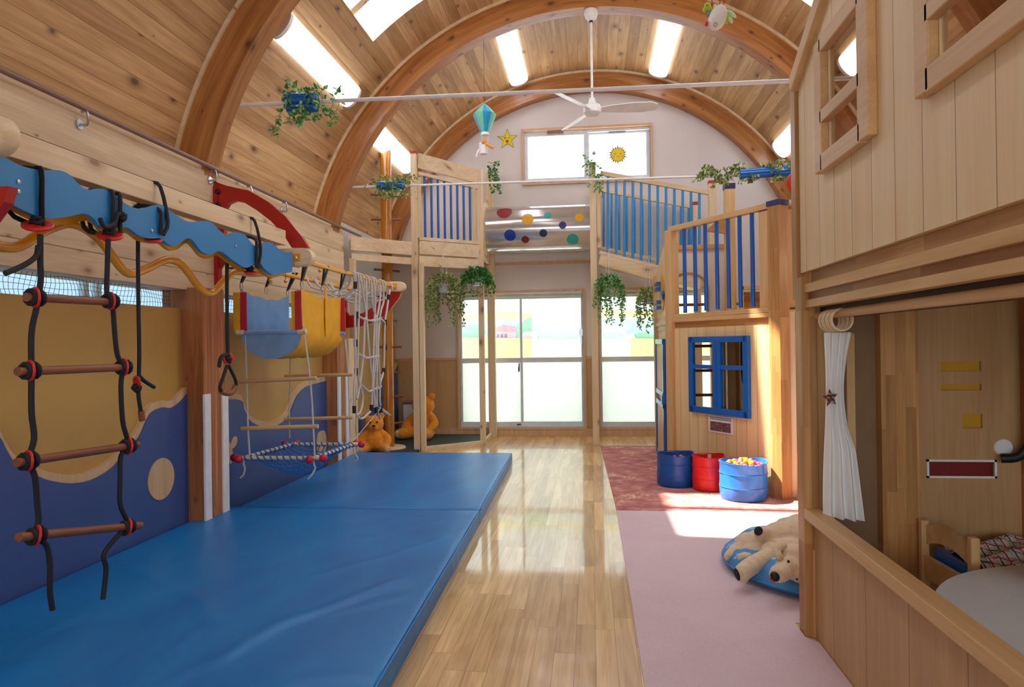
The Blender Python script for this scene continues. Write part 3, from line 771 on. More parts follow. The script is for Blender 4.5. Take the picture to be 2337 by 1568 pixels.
# ================================================================= LEFT WALL: CLIMBING GANTRY
GX = -2.33                                      # plane of the wavy boards
t = thing('climbing_gantry', (GX, 4.0, 2.1), 'wall mounted climbing gantry with wavy blue boards, pine beam and yellow bars', 'climbing gantry')
MB().box((GX - 0.12, 0.9, 2.20), (GX - 0.03, 5.10, 2.315)).build('pine_beam', M['pineY'], t, bevel=0.004)
TOPW = [(-60, 700), (0, 715), (50, 740), (100, 765), (190, 785), (270, 785), (320, 805), (370, 855), (410, 875), (460, 870), (510, 885), (560, 925), (600, 950), (640, 962), (690, 955), (740, 945), (790, 975), (850, 1015), (890, 1025), (930, 1020), (975, 1025), (1010, 1060), (1050, 1085), (1090, 1070), (1130, 1085), (1160, 1120), (1180, 1135), (1210, 1120), (1250, 1120), (1290, 1150), (1320, 1165), (1348, 1160)]
BOTW = [(-60, 860), (0, 905), (60, 945), (130, 980), (190, 1002), (260, 1005), (330, 995), (390, 985), (430, 1005), (460, 1042), (500, 1056), (545, 1050), (590, 1050), (640, 1085), (700, 1100), (740, 1100), (780, 1130), (815, 1132), (860, 1100), (890, 1110), (930, 1160), (970, 1175), (1000, 1160), (1030, 1165), (1080, 1205), (1140, 1235), (1190, 1205), (1220, 1240), (1260, 1268), (1300, 1262), (1348, 1255)]
def wavy(x, mat, name, dy=0.0, dz=0.0):
    cv = lambda L_: cr([Vector((0, q.y + dy, q.z + dz)) for q in (P(u / 2.0206, v / 2.0206, x=GX + 0.022) for u, v in L_)], 4)
    poly = [(q.y, q.z) for q in cv(TOPW)] + [(q.y, q.z) for q in cv(BOTW)[::-1]]
    poly = [(min(a, 5.17), b) for a, b in poly]
    MB().prism(poly, fx, x, x + 0.022).build(name, mat, t)
wavy(GX, M['wave_blue'], 'wavy_board')
wavy(GX - 0.085, M['yel'], 'wavy_board', 0.13, -0.005)
for y in (2.5, 2.5, 3.36, 4.2, 5.12, 5.12, 5.12):
    pass
for y, z in ((2.53, 2.09), (2.53, 2.05), (3.38, 2.03), (4.24, 2.07), (5.13, 2.10), (5.13, 2.05), (5.13, 1.99)):
    MB().lathe([(0.0, 0.0), (0.009, 0.002), (0.009, 0.006), (0.0, 0.009)], (GX + 0.02, y, z), 10, 'X').build('bolt', M['steel'], t, smooth=True)
# zigzag tube in front of the wall
zz = [(2.2, 2.10), (2.38, 2.06), (2.55, 1.90), (2.76, 1.86), (2.95, 1.97), (3.12, 2.03), (3.30, 1.98), (3.5, 1.83), (3.66, 1.86), (3.86, 1.94), (4.02, 1.93), (4.22, 1.80), (4.36, 1.775), (4.5, 1.86), (4.66, 1.95), (4.9, 1.96), (5.2, 2.0)]
MB().tube([(GX - 0.22, y, z) for y, z in zz], 0.024, 10, smooth=5).build('zigzag_bar', M['yelbar'], t, smooth=True)
MB().tube([(-2.30, 5.16, 2.10), (-2.30, 7.95, 2.10)], 0.02, 12).build('front_bar', M['yelbar'], t, smooth=True)
MB().tube([(-2.78, 5.2, 2.07), (-2.78, 7.95, 2.07)], 0.02, 12).build('rear_bar', M['yelbar'], t, smooth=True)
# cantilever brackets reaching out from the wall
def bracket(y, flip=False):
    f2 = lambda a, b, c: (a, c, b)
    out = [(-2.985, 2.68)] + [(-2.985 + 0.78 * math.sin(PI / 2 * k / 12), 2.20 + 0.46 * math.cos(PI / 2 * k / 12)) for k in range(0, 13)]
    inn = [(-2.985 + 0.60 * math.sin(PI / 2 * k / 12) + 0.02, 2.20 + 0.30 * math.cos(PI / 2 * k / 12)) for k in range(12, -1, -1)]
    if not flip:
        px = [(470, 402), (500, 418), (520, 425), (570, 436), (615, 462), (655, 497), (690, 540), (706, 566), (668, 566), (648, 534), (620, 505), (590, 482), (560, 463), (540, 459), (525, 465), (515, 480), (513, 598), (500, 618), (484, 622), (470, 600)]
        poly = [(q.x, q.z) for q in (P(u, v, y=5.2) for u, v in px)]
    else:
        poly = [(-3.0, 1.62), (-3.0, 2.0), (-2.9, 2.0), (-2.9, 1.82), (-2.87, 1.77), (-2.7, 1.80), (-2.55, 1.88), (-2.43, 2.04), (-2.23, 2.04)]
        poly += [(-2.25, 1.98), (-2.40, 1.80), (-2.55, 1.70), (-2.75, 1.64)]
    br = MB().prism(poly, f2, y - 0.02, y + 0.025).build('bracket', M['red'], t)
    cap = [(-2.87, 2.03), (-2.87, 2.185)] + [(-2.26 + 0.085 * math.sin(PI * k / 10), 2.115 + 0.07 * math.cos(PI * k / 10)) for k in range(11)] + [(-2.87, 2.04)]
    if flip: cap = [(-2.9, 2.045)] + [(-2.26 + 0.085 * math.sin(PI * k / 10), 2.105 + 0.06 * math.cos(PI * k / 10)) for k in range(10, -1, -1)] + [(-2.9, 2.165)]
    if y > 3: MB().prism(cap, f2, y - 0.04, y + 0.045).build('arm_cap', M['pineX'], br, bevel=0.01)
    if y > 3: MB().box((-2.40, y - 0.052, 2.085), (-2.27, y - 0.04, 2.14)).build('yellow_plate', M['yelbar'], br)
    MB().lathe([(0.012, -0.062), (0.0, -0.066)], (-2.30, y, 2.11), 10, 'Y').build('bolt', M['steel'], br)
    for z in ((2.66, 2.55, 1.84) if not flip else ()):
        MB().ball((-2.965, y - 0.025, z), 0.024, 10, (1, 0.6, 1)).build('bolt_cover', M['blackrub'], br, smooth=True)
    MB().box((-3.0, y - 0.03, 1.80 if not flip else 1.6), (-2.965, y + 0.03, 2.70 if not flip else 2.0)).build('wall_plate', M['red'], br)
bracket(5.20); bracket(7.90, True); bracket(2.42, True)
p = P(12, 318, y=2.42)
MB().lathe([(0.0, -0.03), (0.07, -0.03), (0.078, -0.02), (0.078, 0.05), (0.07, 0.06), (0, 0.06)], (p.x - 0.02, 2.38, p.z + 0.01), 28, 'Y').build('round_cap', M['pineX'], t, smooth=True)
# little yellow wooden pegs under the bars
for k, (u, v) in enumerate(((680, 607), (730, 618), (781, 640), (617, 640), (652, 642))):
    x = -2.42 if k < 3 else -2.6
    p = P(u, v, x=x)
    o = one(MB().ball(p, 0.017, 10).tube([p, (p.x, p.y, p.z + 0.03)], 0.006, 6), 'peg_ball', M['yelbar'], 'x', 'ball', p, smooth=True)
    o['label'] = 'small yellow ball hanging under the gantry bars above the canvas swing'; o['group'] = 'yellow balls under the gantry bars'
    tube_up = MB().tube([(p.x, p.y, p.z + 0.02), (p.x, p.y, 2.105)], 0.003, 4).build('cord', M['black'], None, base=p)
    tube_up.parent = o; tube_up.location = (0, 0, 0)

def knot(c, r, n=5, flat_=1.0):
    mb = MB(); c = Vector(c)
    for k in range(3):
        rot = Matrix.Rotation(k * 1.1 + 0.4, 3, 'X') @ Matrix.Rotation(k * 2.1, 3, 'Z')
        mb.tube([c + rot @ Vector((math.cos(a) * r, math.sin(a) * r * 0.8, 0.3 * r * math.sin(2 * a))) for a in [2 * PI * i / 12 for i in range(12)]], r * 0.45, 6, closed=True)
    return mb
def disc(c, r, th, axis, parent, name='red_disc'):
    """plastic stopper disc with four holes"""
    rot = Vector(axis).to_track_quat('Z', 'Y').to_matrix()
    m1 = MB(); n = 24; v = []; f = []; c = Vector(c)
    prof = [(r * 0.55, -th * 0.5), (r * 0.92, -th * 0.5), (r, -th * 0.2), (r, th * 0.2), (r * 0.92, th * 0.5), (r * 0.55, th * 0.5)]
    m = len(prof)
    for rr, h in prof:
        for k in range(n): a = 2 * PI * k / n; v.append(c + rot @ Vector((rr * math.cos(a), rr * math.sin(a), h)))
    for i in range(m):
        for k in range(n): f.append((i * n + k, i * n + (k + 1) % n, ((i + 1) % m) * n + (k + 1) % n, ((i + 1) % m) * n + k))
    m1.add(v, f)
    for q in range(4):
        a = q * PI / 2 + 0.4; d = rot @ Vector((math.cos(a), math.sin(a), 0))
        m1.bar(c, c + d * r * 0.62, r * 0.28, th * 0.9, up=rot @ Vector((0, 0, 1)))
    return m1.build(name, M['reddisc'], parent, smooth=False, bevel=0.002)

# rope ladder hanging from the blue board
LX = -2.285
t = thing('rope_ladder', (LX, 2.8, 1.2), 'black rope ladder with four brown rungs and red stopper discs', 'rope ladder')
def ppl(pts, x): return [P(u, v, x=x) for u, v in pts]
lr = ppl([(92, 535), (92, 600), (93, 640), (84, 700), (72, 760), (72, 850), (72, 940), (78, 1000), (66, 1050), (80, 1090), (86, 1160), (88, 1190), (80, 1222), (106, 1245), (114, 1290), (114, 1350), (120, 1392)], LX)
rr_ = ppl([(247, 545), (245, 610), (244, 670), (256, 690), (262, 760), (268, 810), (280, 838), (276, 880), (280, 960), (290, 1000), (293, 1018), (276, 1040), (274, 1090), (274, 1150), (288, 1185), (288, 1205), (270, 1222), (246, 1250), (236, 1270), (242, 1300), (235, 1368)], LX)
MB().tube(lr, 0.0115, 8, smooth=4).build('rope', M['black'], t, smooth=True)
MB().tube(rr_, 0.0115, 8, smooth=4).build('rope', M['black'], t, smooth=True)
MB().tube(ppl([(92, 600), (82, 625), (50, 645), (12, 625)][:1] + [(88, 560), (82, 585), (55, 605), (12, 624)], LX), 0.011, 8, smooth=4).build('rope_tail', M['black'], t, smooth=True)
for (a, b), (d0, d1) in (((58, 678, 265, 690)[0:2] and ((60, 678), (266, 690)), ((80, 679), (252, 687))), (((40, 848), (297, 838)), ((68, 846), (282, 838))),
                         (((38, 1056), (314, 1015)), ((64, 1052), (292, 1018))), (((42, 1226), (321, 1199)), ((82, 1222), (290, 1203)))):
    pa, pb = P(*a, x=LX), P(*b, x=LX)
    MB().tube([pa, pb], 0.0185, 14).build('rung', M['brownY'], t, smooth=True, bevel=0.003)
    for d in (d0, d1):
        c = P(*d, x=LX)
        up_ = a[1] < 700 or True
        disc(c, 0.045, 0.012, (pb - pa).normalized() + Vector((0.5, 0, 0.0)), t)
        m = MB()
        for s_ in (-1, 1): m.tube([c + Vector((0.024 * math.cos(q), 0.022 * s_, 0.028 * math.sin(q))) for q in [2 * PI * i / 10 for i in range(10)]], 0.011, 6, closed=True)
        m.build('knot', M['black'], t, smooth=True)
def hook_on(u, v, u2, v2, dx, lab=None):
    """disc under the board with the rope loop over it"""
    c = P(u, v, x=LX - 0.03)
    disc(c, 0.06, 0.016, (0.3, -0.45, 1), t)
    m = knot(c + Vector((0, 0, 0.02)), 0.022); m.build('knot', M['black'], t, smooth=True)
    for k in range(2):
        y = c.y + dx * k
        MB().tube([(LX - 0.01, y, c.z), (GX + 0.034, y, c.z + 0.1), (GX + 0.034, y, 2.16), (GX, y, 2.17), (GX - 0.115, y, 2.165), (GX - 0.12, y, 2.0), (LX - 0.05, y, c.z)], 0.0105, 7, smooth=3).build('rope_loop', M['black'], t, smooth=True)
hook_on(86, 515, 0, 0, 0.0); hook_on(250, 538, 0, 0, 0.05)
MB().tube(ppl([(228, 498), (236, 515), (250, 516), (262, 508), (268, 490), (276, 490)], GX + 0.05), 0.0105, 7, smooth=4).build('rope_tail', M['black'], t, smooth=True)
knot(P(278, 495, x=GX + 0.045), 0.02).build('knot', M['black'], t, smooth=True)

# single knotted ropes
SX = -2.42
t = thing('climbing_rope', P(316, 700, x=SX), 'single black rope with a red stopper ending in a knotted wooden toggle', 'rope')
MB().tube(ppl([(315, 545), (315, 600), (316, 700), (318, 800), (317, 860), (316, 900), (320, 930), (324, 955)], SX), 0.0105, 8, smooth=3).build('rope', M['black'], t, smooth=True)
MB().tube(ppl([(318, 858), (330, 870), (352, 884)], SX), 0.0105, 8, smooth=3).build('rope_tail', M['black'], t, smooth=True)
disc(P(312, 872, x=SX), 0.035, 0.012, (0.5, 1, 0.1), t)
knot(P(312, 886, x=SX), 0.02).build('knot', M['black'], t, smooth=True)
MB().tube(ppl([(322, 938), (325, 960)], SX), 0.017, 12).build('toggle', M['brownZ'], t, smooth=True)
SX = -2.42
t = thing('climbing_rope', P(516, 700, x=SX), 'single black rope with a foot loop and wooden grip beside the first pillar', 'rope')
MB().tube(ppl([(518, 595), (518, 680), (519, 760), (520, 815)], SX), 0.0125, 8, smooth=3).build('rope', M['black'], t, smooth=True)
MB().tube(ppl([(518, 835), (508, 865), (502, 885), (508, 895), (522, 897), (536, 890), (538, 870), (522, 835)], SX), 0.0115, 8, smooth=4).build('foot_loop', M['black'], t, smooth=True)
MB().tube(ppl([(504, 893), (516, 898), (530, 895), (537, 882)], SX), 0.018, 10, smooth=3).build('grip', M['brownY'], t, smooth=True)
MB().tube(ppl([(518, 808), (505, 815), (500, 838)], SX), 0.0125, 8, smooth=3).build('rope_tail', M['black'], t, smooth=True)
disc(P(521, 818, x=SX), 0.042, 0.012, (1, -0.6, 0.2), t)
knot(P(521, 822, x=SX), 0.02).build('knot', M['black'], t, smooth=True)

# spare rope loops on the gantry (two more hangers)
for u, v, yl, lb in ((350, 548, 0.03, 'black rope loop slung over the pine beam midway along the blue wavy board'), (572, 622, 0.03, 'black rope loop on the wavy board right above the canvas swing')):
    c = P(u, v, x=GX - 0.01)
    t = thing('rope_loop', c, lb, 'rope loop')
    disc(c, 0.045, 0.014, (0.2, -0.3, 1), t)
    knot(c + Vector((0, 0, 0.025)), 0.018).build('knot', M['black'], t, smooth=True)
    for k, top in ((0, 2.17), (1, 2.31)):
        y = c.y + 0.06 * k
        MB().tube([(GX + 0.034, c.y + 0.02 * k, c.z + 0.03), (GX + 0.036, y, 2.1), (GX + 0.03 - 0.035 * k, y, top - 0.02), (GX - 0.02 - 0.03 * k, y - 0.02, top), (GX - 0.115, y - 0.02, top - 0.01), (GX - 0.125, y, 2.05), (GX - 0.03, c.y, c.z + 0.02)], 0.0105, 7, smooth=3).build('rope', M['black'], t, smooth=True)

# ================================================================= CANVAS SWING
HY0, HY1, HX0, HX1 = 5.32, 6.22, -2.86, -2.34
def yp(u, v, far=False): return P(u, v, y=HY1 if far else HY0)
t = thing('canvas_swing', ((HX0 + HX1) / 2, (HY0 + HY1) / 2, 1.6), 'yellow and pale blue canvas boat swing hanging from the yellow bars', 'swing')
def uprof(n=14, zt=1.88, zm=1.52, dep=0.21, inset=0.0):
    cx, r = (HX0 + HX1) / 2, (HX1 - HX0) / 2 - inset
    return [(cx - r, zt)] + [(cx - r * math.cos(PI * k / n), zm - (dep - inset) * math.sin(PI * k / n)) for k in range(n + 1)] + [(cx + r, zt)]
def ushell(inset, ny=10):
    mb = MB(); pr = uprof(inset=inset); n = len(pr); v = []
    for j in range(ny + 1):
        y = HY0 + inset + (HY1 - HY0 - 2 * inset) * j / ny
        for i, (x, z) in enumerate(pr):
            top = i in (0, n - 1)
            w_ = 0.012 * math.sin(j * 2.3 + i * 1.7) + 0.008 * math.sin(j * 5.1 + i)
            sc_ = 0.05 * math.sin(PI * j / ny)
            v.append((x + (w_ if not top else 0) * (1 if x > -2.6 else -1), y, z - (sc_ if top else 0) + (w_ * 0.6)))
    f = [(j * n + i, j * n + i + 1, (j + 1) * n + i + 1, (j + 1) * n + i) for j in range(ny) for i in range(n - 1)]
    return mb.add(v, f)
ushell(0.0).build('outer_canvas', M['hamY'], t, smooth=True)
ushell(0.008).build('lining', M['hamB'], t, smooth=True)
for y, nm in ((HY0, 'end_flap'), (HY1, 'end_flap')):
    pr = uprof()[1:-1]; MB().prism(pr, fy, y - 0.004, y + 0.004).build(nm, M['hamB'], t)
    MB().tube([(HX0 - 0.04, y, 1.525), (HX1 + 0.03, y, 1.53)], 0.021, 12).build('dowel', M['hamB'], t, smooth=True)
for x, y, c, nm in ((HX0 + 0.03, HY0, 'hamR', 'red_strap'), (HX1 - 0.02, HY0 - 0.005, 'hamR', 'red_strap'), (HX0 - 0.03, HY0, 'hamY', 'yellow_strap'), (HX1 - 0.06, HY0 + 0.02, 'hamY', 'yellow_strap'), (HX1 + 0.01, HY1, 'hamR', 'red_strap')):
    MB().box((x - 0.028, y - 0.012, 1.54), (x + 0.028, y - 0.002, 1.86)).build(nm, M[c], t, bevel=0.004)
for x, y in ((HX1 + 0.004, HY0 + 0.0), (HX0, HY0)):
    MB().tube([(x - 0.03, y, 1.528), (x + 0.035, y - 0.0, 1.53)], 0.024, 14).build('dowel_end', M['pineX'], t, smooth=True)
MB().box((HX1 + 0.008, HY0 + 0.48, 1.5), (HX1 + 0.014, HY0 + 0.52, 1.93)).build('webbing', M['hamY'], t)
for x, y, xb in ((HX1, HY0 + 0.02, -2.30), (HX1, HY0 + 0.45, -2.30), (HX1, HY1 - 0.02, -2.30), (HX0, HY0 + 0.02, -2.78), (HX0, HY0 + 0.45, -2.78), (HX0, HY1 - 0.02, -2.78)):
    zb = 2.08
    MB().tube([(x + 0.012 * math.cos(a), y, 1.915 + 0.035 * math.sin(a)) for a in [2 * PI * k / 12 for k in range(12)]], 0.0045, 6, closed=True).build('carabiner', M['steel'], t, smooth=True)
    MB().bar((x, y, 1.94), (xb + 0.018, y, zb + 0.03), 0.008, 0.034, up=(0, 1, 0)).bar((x, y, 1.94), (xb - 0.018, y, zb + 0.03), 0.008, 0.034, up=(0, 1, 0)).build('strap_loop', M['blackrub'], t)

# ladder cords, rungs and blue net frame under the canvas swing
t = thing('net_swing', ((HX0 + HX1) / 2, (HY0 + HY1) / 2, 0.6), 'blue rope net on a round wooden frame with red end balls, hung by white cords', 'net swing')
for pts, far in (([(560, 748), (563, 870), (566, 978), (570, 1040)], 0), ([(692, 745), (708, 865), (715, 975), (718, 1040)], 0), ([(664, 800), (662, 860), (660, 955), (661, 1000)], 1), ([(788, 775), (795, 856), (798, 954), (801, 998)], 1)):
    MB().tube([yp(u, v, far) for u, v in pts], 0.0075, 7, smooth=2).build('cord', M['rope'], t, smooth=True)
for a, b, far in (((545, 871), (722, 863), 0), ((550, 978), (726, 973), 0), ((650, 859), (805, 855), 1), ((650, 957), (805, 953), 1)):
    MB().tube([yp(*a, far), yp(*b, far)], 0.017, 12).build('rung', M['plyX'], t, smooth=True)
FL, FR_, BLc, BRc = yp(556, 1044, 0), yp(716, 1046, 0), yp(668, 1003, 1), yp(806, 1000, 1)
zf = (FL.z + FR_.z) / 2
for q in (FL, FR_): q.z = zf
for q in (BLc, BRc): q.z = zf - 0.02
def ext(a, b, e=0.08): d = (b - a).normalized() * e; return a - d, b + d
balls = []
for a, b in ((FL, FR_), (BLc, BRc), (FL, BLc), (FR_, BRc)):
    p, q = ext(a, b); MB().tube([p, q], 0.016, 10).build('frame_rod', M['pineX'], t, smooth=True); balls += [p, q]
for q in balls: MB().ball(q, 0.034, 16).build('red_ball', M['redball'], t, smooth=True)
mb = MB(); n = 13
def npt(i, j):
    s_, r_ = i / n, j / n
    p = FL.lerp(FR_, s_).lerp(BLc.lerp(BRc, s_), r_)
    return Vector((p.x, p.y, p.z - 0.20 * (math.sin(PI * s_) * math.sin(PI * r_)) ** 0.8))
for i in range(n + 1):
    mb.tube([npt(i, j) for j in range(n + 1)], 0.0045, 4); mb.tube([npt(j, i) for j in range(n + 1)], 0.0045, 4)
mb.build('net', M['bluerope'], t, clean=False)
for a, b in ((FL, FR_), (BLc, BRc), (FL, BLc), (FR_, BRc)):
    d = (b - a); L_ = d.length; d = d.normalized(); u1 = d.orthogonal().normalized(); u2 = d.cross(u1)
    MB().tube([a + d * (L_ * k / 90) + (u1 * math.cos(k * 0.75) + u2 * math.sin(k * 0.75)) * 0.019 for k in range(91)], 0.0075, 5).build('lacing', M['bluerope'], t, smooth=True)
for c, e in ((FL, (0.02, -0.04)), (FR_, (0.0, -0.05)), (BRc, (0.05, -0.02))):
    MB().tube([c + Vector((0, 0, 0.0)), c + Vector((0.01, -0.02, -0.05)), c + Vector((0.02, -0.02, -0.08)), c + Vector((e[0], e[1], -0.13)), c + Vector((e[0] - 0.03, e[1], -0.16))], 0.008, 6, smooth=3).build('cord_end', M['rope'], t, smooth=True)
one(MB().tube([BRc + Vector((0, 0, 0.03)), P(872, 928, x=-2.27)], 0.004, 5), 'tie_cord', M['rope'], 'thin white cord running from the net swing up to the white rope net', 'cord', BRc, smooth=True)

# ================================================================= WHITE ROPE NET
t = thing('rope_net', (-2.3, 7.3, 1.4), 'bunched white rope climbing net with black clamps hanging from the yellow bar', 'climbing net')
zn = lambda pts: [P(740 + a / 3.136, 560 + b / 3.136, x=-2.27) for a, b in pts]
ropes = [[(205, 200), (225, 300), (220, 480), (222, 700), (225, 900), (215, 1000), (215, 1180)],
         [(240, 205), (250, 320), (245, 560), (240, 780), (240, 930), (275, 1080), (260, 1190), (230, 1215)],
         [(300, 235), (302, 500), (290, 540), (280, 780), (255, 1000), (235, 1100)],
         [(355, 255), (365, 400), (360, 530), (352, 790), (345, 1000), (340, 1150)],
         [(420, 280), (425, 400), (400, 500), (380, 800), (375, 1010), (380, 1180), (400, 1240)],
         [(300, 480), (325, 800), (350, 1000), (360, 1160)],
         [(470, 315), (450, 450), (435, 560), (430, 750), (425, 900), (400, 1000), (405, 1160), (470, 1215)],
         [(262, 225), (275, 330), (300, 480)], [(335, 250), (345, 420), (378, 560), (388, 800), (400, 1000)], [(400, 275), (398, 400), (372, 560), (370, 790), (352, 1000), (372, 1160)]]
for r_ in ropes: MB().tube(zn(r_), 0.0112, 7, smooth=4).build('rope', M['rope'], t, smooth=True)
for r_ in ([(230, 500), (290, 530), (350, 540), (400, 528), (435, 552)], [(245, 775), (285, 800), (320, 805), (390, 790)], [(265, 1000), (320, 1045), (350, 1030), (395, 1020)], [(230, 1215), (270, 1240), (330, 1190)], [(400, 1160), (440, 1190), (470, 1215)]):
    MB().tube(zn(r_), 0.0112, 7, smooth=4).build('rope', M['rope'], t, smooth=True)
for k, (a, b) in enumerate(((290, 530), (350, 540), (378, 535), (402, 525), (285, 800), (325, 805), (355, 800), (385, 795), (345, 1020), (380, 1020), (400, 1010))):
    knot(zn([(a, b)])[0], 0.015).build('knot', M['rope'], t, smooth=True)
for a, b in ((222, 285), (232, 500), (225, 700), (228, 905), (437, 555), (437, 730), (425, 900), (460, 375), (215, 1175), (338, 1165), (372, 1180), (405, 1170)):
    c = zn([(a, b)])[0]; MB().tube([c + Vector((0, 0, 0.035)), c - Vector((0, 0, 0.035))], 0.019, 8).build('clamp', M['blackrub'], t, smooth=True)
for k, u in enumerate((205, 240, 300, 355, 420, 470, 262, 335, 400)):
    c = P(740 + u / 3.136, 560 + (195 + (u - 205) * 0.45) / 3.136, x=-2.30)
    MB().tube([(-2.272, c.y, 2.05), (-2.275, c.y, 2.11), (-2.30, c.y, 2.132), (-2.328, c.y, 2.11), (-2.36, c.y + 0.03, 2.0 - 0.02 * (k % 3)), (-2.5, c.y + 0.08 * math.sin(k), 1.95 - 0.03 * (k % 4)), (-2.68, c.y - 0.08 * math.cos(k * 2), 1.98), (-2.78, c.y, 2.10), (-2.81, c.y, 2.06)], 0.0095, 6, smooth=3).build('rope', M['rope'], t, smooth=True)
for k in range(4):
    MB().tube([(-2.36 - 0.12 * k, 6.7 + 0.22 * j + 0.05 * math.sin(j * 2 + k), 1.97 - 0.03 * math.sin(j * 1.7 + k)) for j in range(6)], 0.009, 6, smooth=2).build('rope', M['rope'], t, smooth=True)

# ================================================================= CLIMBING POLE
t = thing('climbing_pole', (-2.72, 8.94, 0), 'tall varnished orange pole with dark side pegs on a round wooden foot', 'climbing pole')
MB().lathe([(0.072, 0.05), (0.072, 4.03), (0.066, 4.04), (0, 4.04)], (-2.72, 8.94, 0), 24).build('pole', M['pole'], t, smooth=True)
MB().lathe([(0.0, 0.03), (0.22, 0.03), (0.22, 0.045), (0.21, 0.055), (0, 0.055)], (-2.72, 8.94, 0), 36).build('foot', M['pineX'], t, smooth=True)
for k, v in enumerate((446, 501, 559, 617, 676, 732, 792, 850, 905, 967)):
    z = P(888, v, y=8.94).z; a = (0.5, 0.25, -0.35, 0.9, -0.3, 1.2, -0.05, 0.95, 0.1, 0.8)[k]; L_ = 0.2 if k != 2 else 0.32
    d = Vector((math.cos(a), math.sin(a), 0)) * L_
    MB().tube([Vector((-2.72, 8.94, z)) - d, Vector((-2.72, 8.94, z)) + d], 0.0155, 10).build('peg', M['brownX'], t, smooth=True)

# ================================================================= LEFT LOFT
A2, B2, C2 = Vector((-2.30, 8.88, 0)), Vector((-1.53, 9.47, 0)), Vector((-1.53, 10.30, 0))
t = thing('loft_platform', (-2.3, 9.6, 0), 'left pine loft platform with dark blue balusters', 'loft platform')
def at(p, z): return Vector((p.x, p.y, z))
MB().box((-2.355, 8.84, 0.0), (-2.275, 8.92, 3.95)).build('post', M['pineZ'], t, bevel=0.004)
MB().box((-2.262, 8.85, 0.0), (-2.20, 8.92, 2.50)).build('post', M['pineZ'], t, bevel=0.004)
MB().box((-2.355, 8.84, 3.95), (-2.275, 8.92, 3.985)).build('red_cap', M['redcap'], t)
MB().box((-1.565, 9.44, 0.0), (-1.49, 9.51, 3.86)).build('post', M['pineZ'], t, bevel=0.004)
MB().box((-1.56, 10.24, 0.0), (-1.45, 10.34, 4.02)).build('post', M['pineZ'], t, bevel=0.004)
MB().box((-2.98, 8.2, 0.0), (-2.91, 8.27, 2.5)).build('post', M['pineZ'], t, bevel=0.004)
d_ = (B2 - A2).normalized(); a_, b_ = A2 + d_ * 0.04, B2 - d_ * 0.03
def rail(z0, z1, th, nm, aa=None, bb=None, off=0.0): MB().bar(at(aa or a_, (z0 + z1) / 2), at(bb or b_, (z0 + z1) / 2), th, z1 - z0).build(nm, M['pineX'], t, bevel=0.004)
MB().bar(at(a_, 3.87), at(b_, 3.76), 0.04, 0.20).build('top_board', M['pineX'], t, bevel=0.004); MB().bar(at(a_, 3.70), at(b_, 3.60), 0.05, 0.045).build('rail', M['pineX'], t, bevel=0.004); rail(2.805, 2.85, 0.05, 'rail'); rail(2.62, 2.80, 0.045, 'fascia_board'); rail(2.46, 2.60, 0.035, 'fascia_board')
for q in (0.05, 0.9): c = A2.lerp(B2, q); MB().box((c.x - 0.03, c.y - 0.025, 2.84), (c.x + 0.03, c.y + 0.025, 3.64)).build('stile', M['pineZ'], t)
for k in range(8):
    c = A2.lerp(B2, 0.14 + 0.70 * k / 7); MB().tube([at(c, 2.84), at(c, 3.69 - 0.1 * (0.14 + 0.7 * k / 7))], 0.0165, 10).build('baluster', M['balu'], t, smooth=True)
MB().prism([(-2.98, 8.2), (-2.36, 8.84), (-2.28, 8.9), (-1.55, 9.48), (-1.53, 10.38), (-2.98, 10.38)], lambda a, b, c: (a, b, c), 2.72, 2.78).build('deck', M['pineX'], t)
rail(2.60, 2.76, 0.05, 'fascia_board', Vector((-2.97, 8.22, 0)), Vector((-2.36, 8.84, 0))); rail(2.48, 2.57, 0.04, 'fascia_board', Vector((-2.97, 8.25, 0)), Vector((-2.36, 8.87, 0)))
rail(2.62, 2.80, 0.045, 'fascia_board', B2 + Vector((0, 0.05, 0)), C2)
MB().prism([(10.0, 3.55), (10.24, 3.25), (10.24, 4.0), (10.18, 4.0)][::-1], fx, -1.52, -1.49).build('corner_brace', M['pineZ'], t)
MB().bar(A2 + Vector((0.06, 0.0, 0.03)), B2 + Vector((0, 0, 0.03)), 0.05, 0.06).build('kick_board', M['pineX'], t)
MB().bar(B2 + Vector((0.0, 0.04, 0.03)), C2 + Vector((0, 0, 0.03)), 0.05, 0.06).build('kick_board', M['pineY'], t)

# ================================================================= CLEAR TUNNEL
TY, TZ, TR = 9.90, 3.07, 0.335
t = thing('crawl_tunnel', (-0.7, TY, TZ), 'see-through plastic crawl tunnel with coloured dots between the two lofts', 'tunnel')
mb = MB(); n = 48; v = [(x, TY + TR * math.cos(2 * PI * k / n), TZ + TR * math.sin(2 * PI * k / n)) for x in (-1.49, 0.03) for k in range(n)]
mb.add(v, [(k, (k + 1) % n, n + (k + 1) % n, n + k) for k in range(n)]); mb.build('tube_shell', M['tunnel'], t, smooth=True)
for x in (-1.50, 0.035): MB().lathe([(TR - 0.005, -0.012), (TR + 0.07, -0.012), (TR + 0.07, 0.012), (TR - 0.005, 0.012)], (x, TY, TZ), 40, 'X').build('end_ring', M['pineY'], t, smooth=True)
dm = {k: flat('dot_' + k, c, 0.35) for k, c in {'maroon': '#8c1822', 'yellow': '#e3a512', 'teal': '#2aa79c', 'purple': '#3a2a72', 'blue': '#123f9c', 'navy': '#22304e', 'rust': '#7c2414'}.items()}
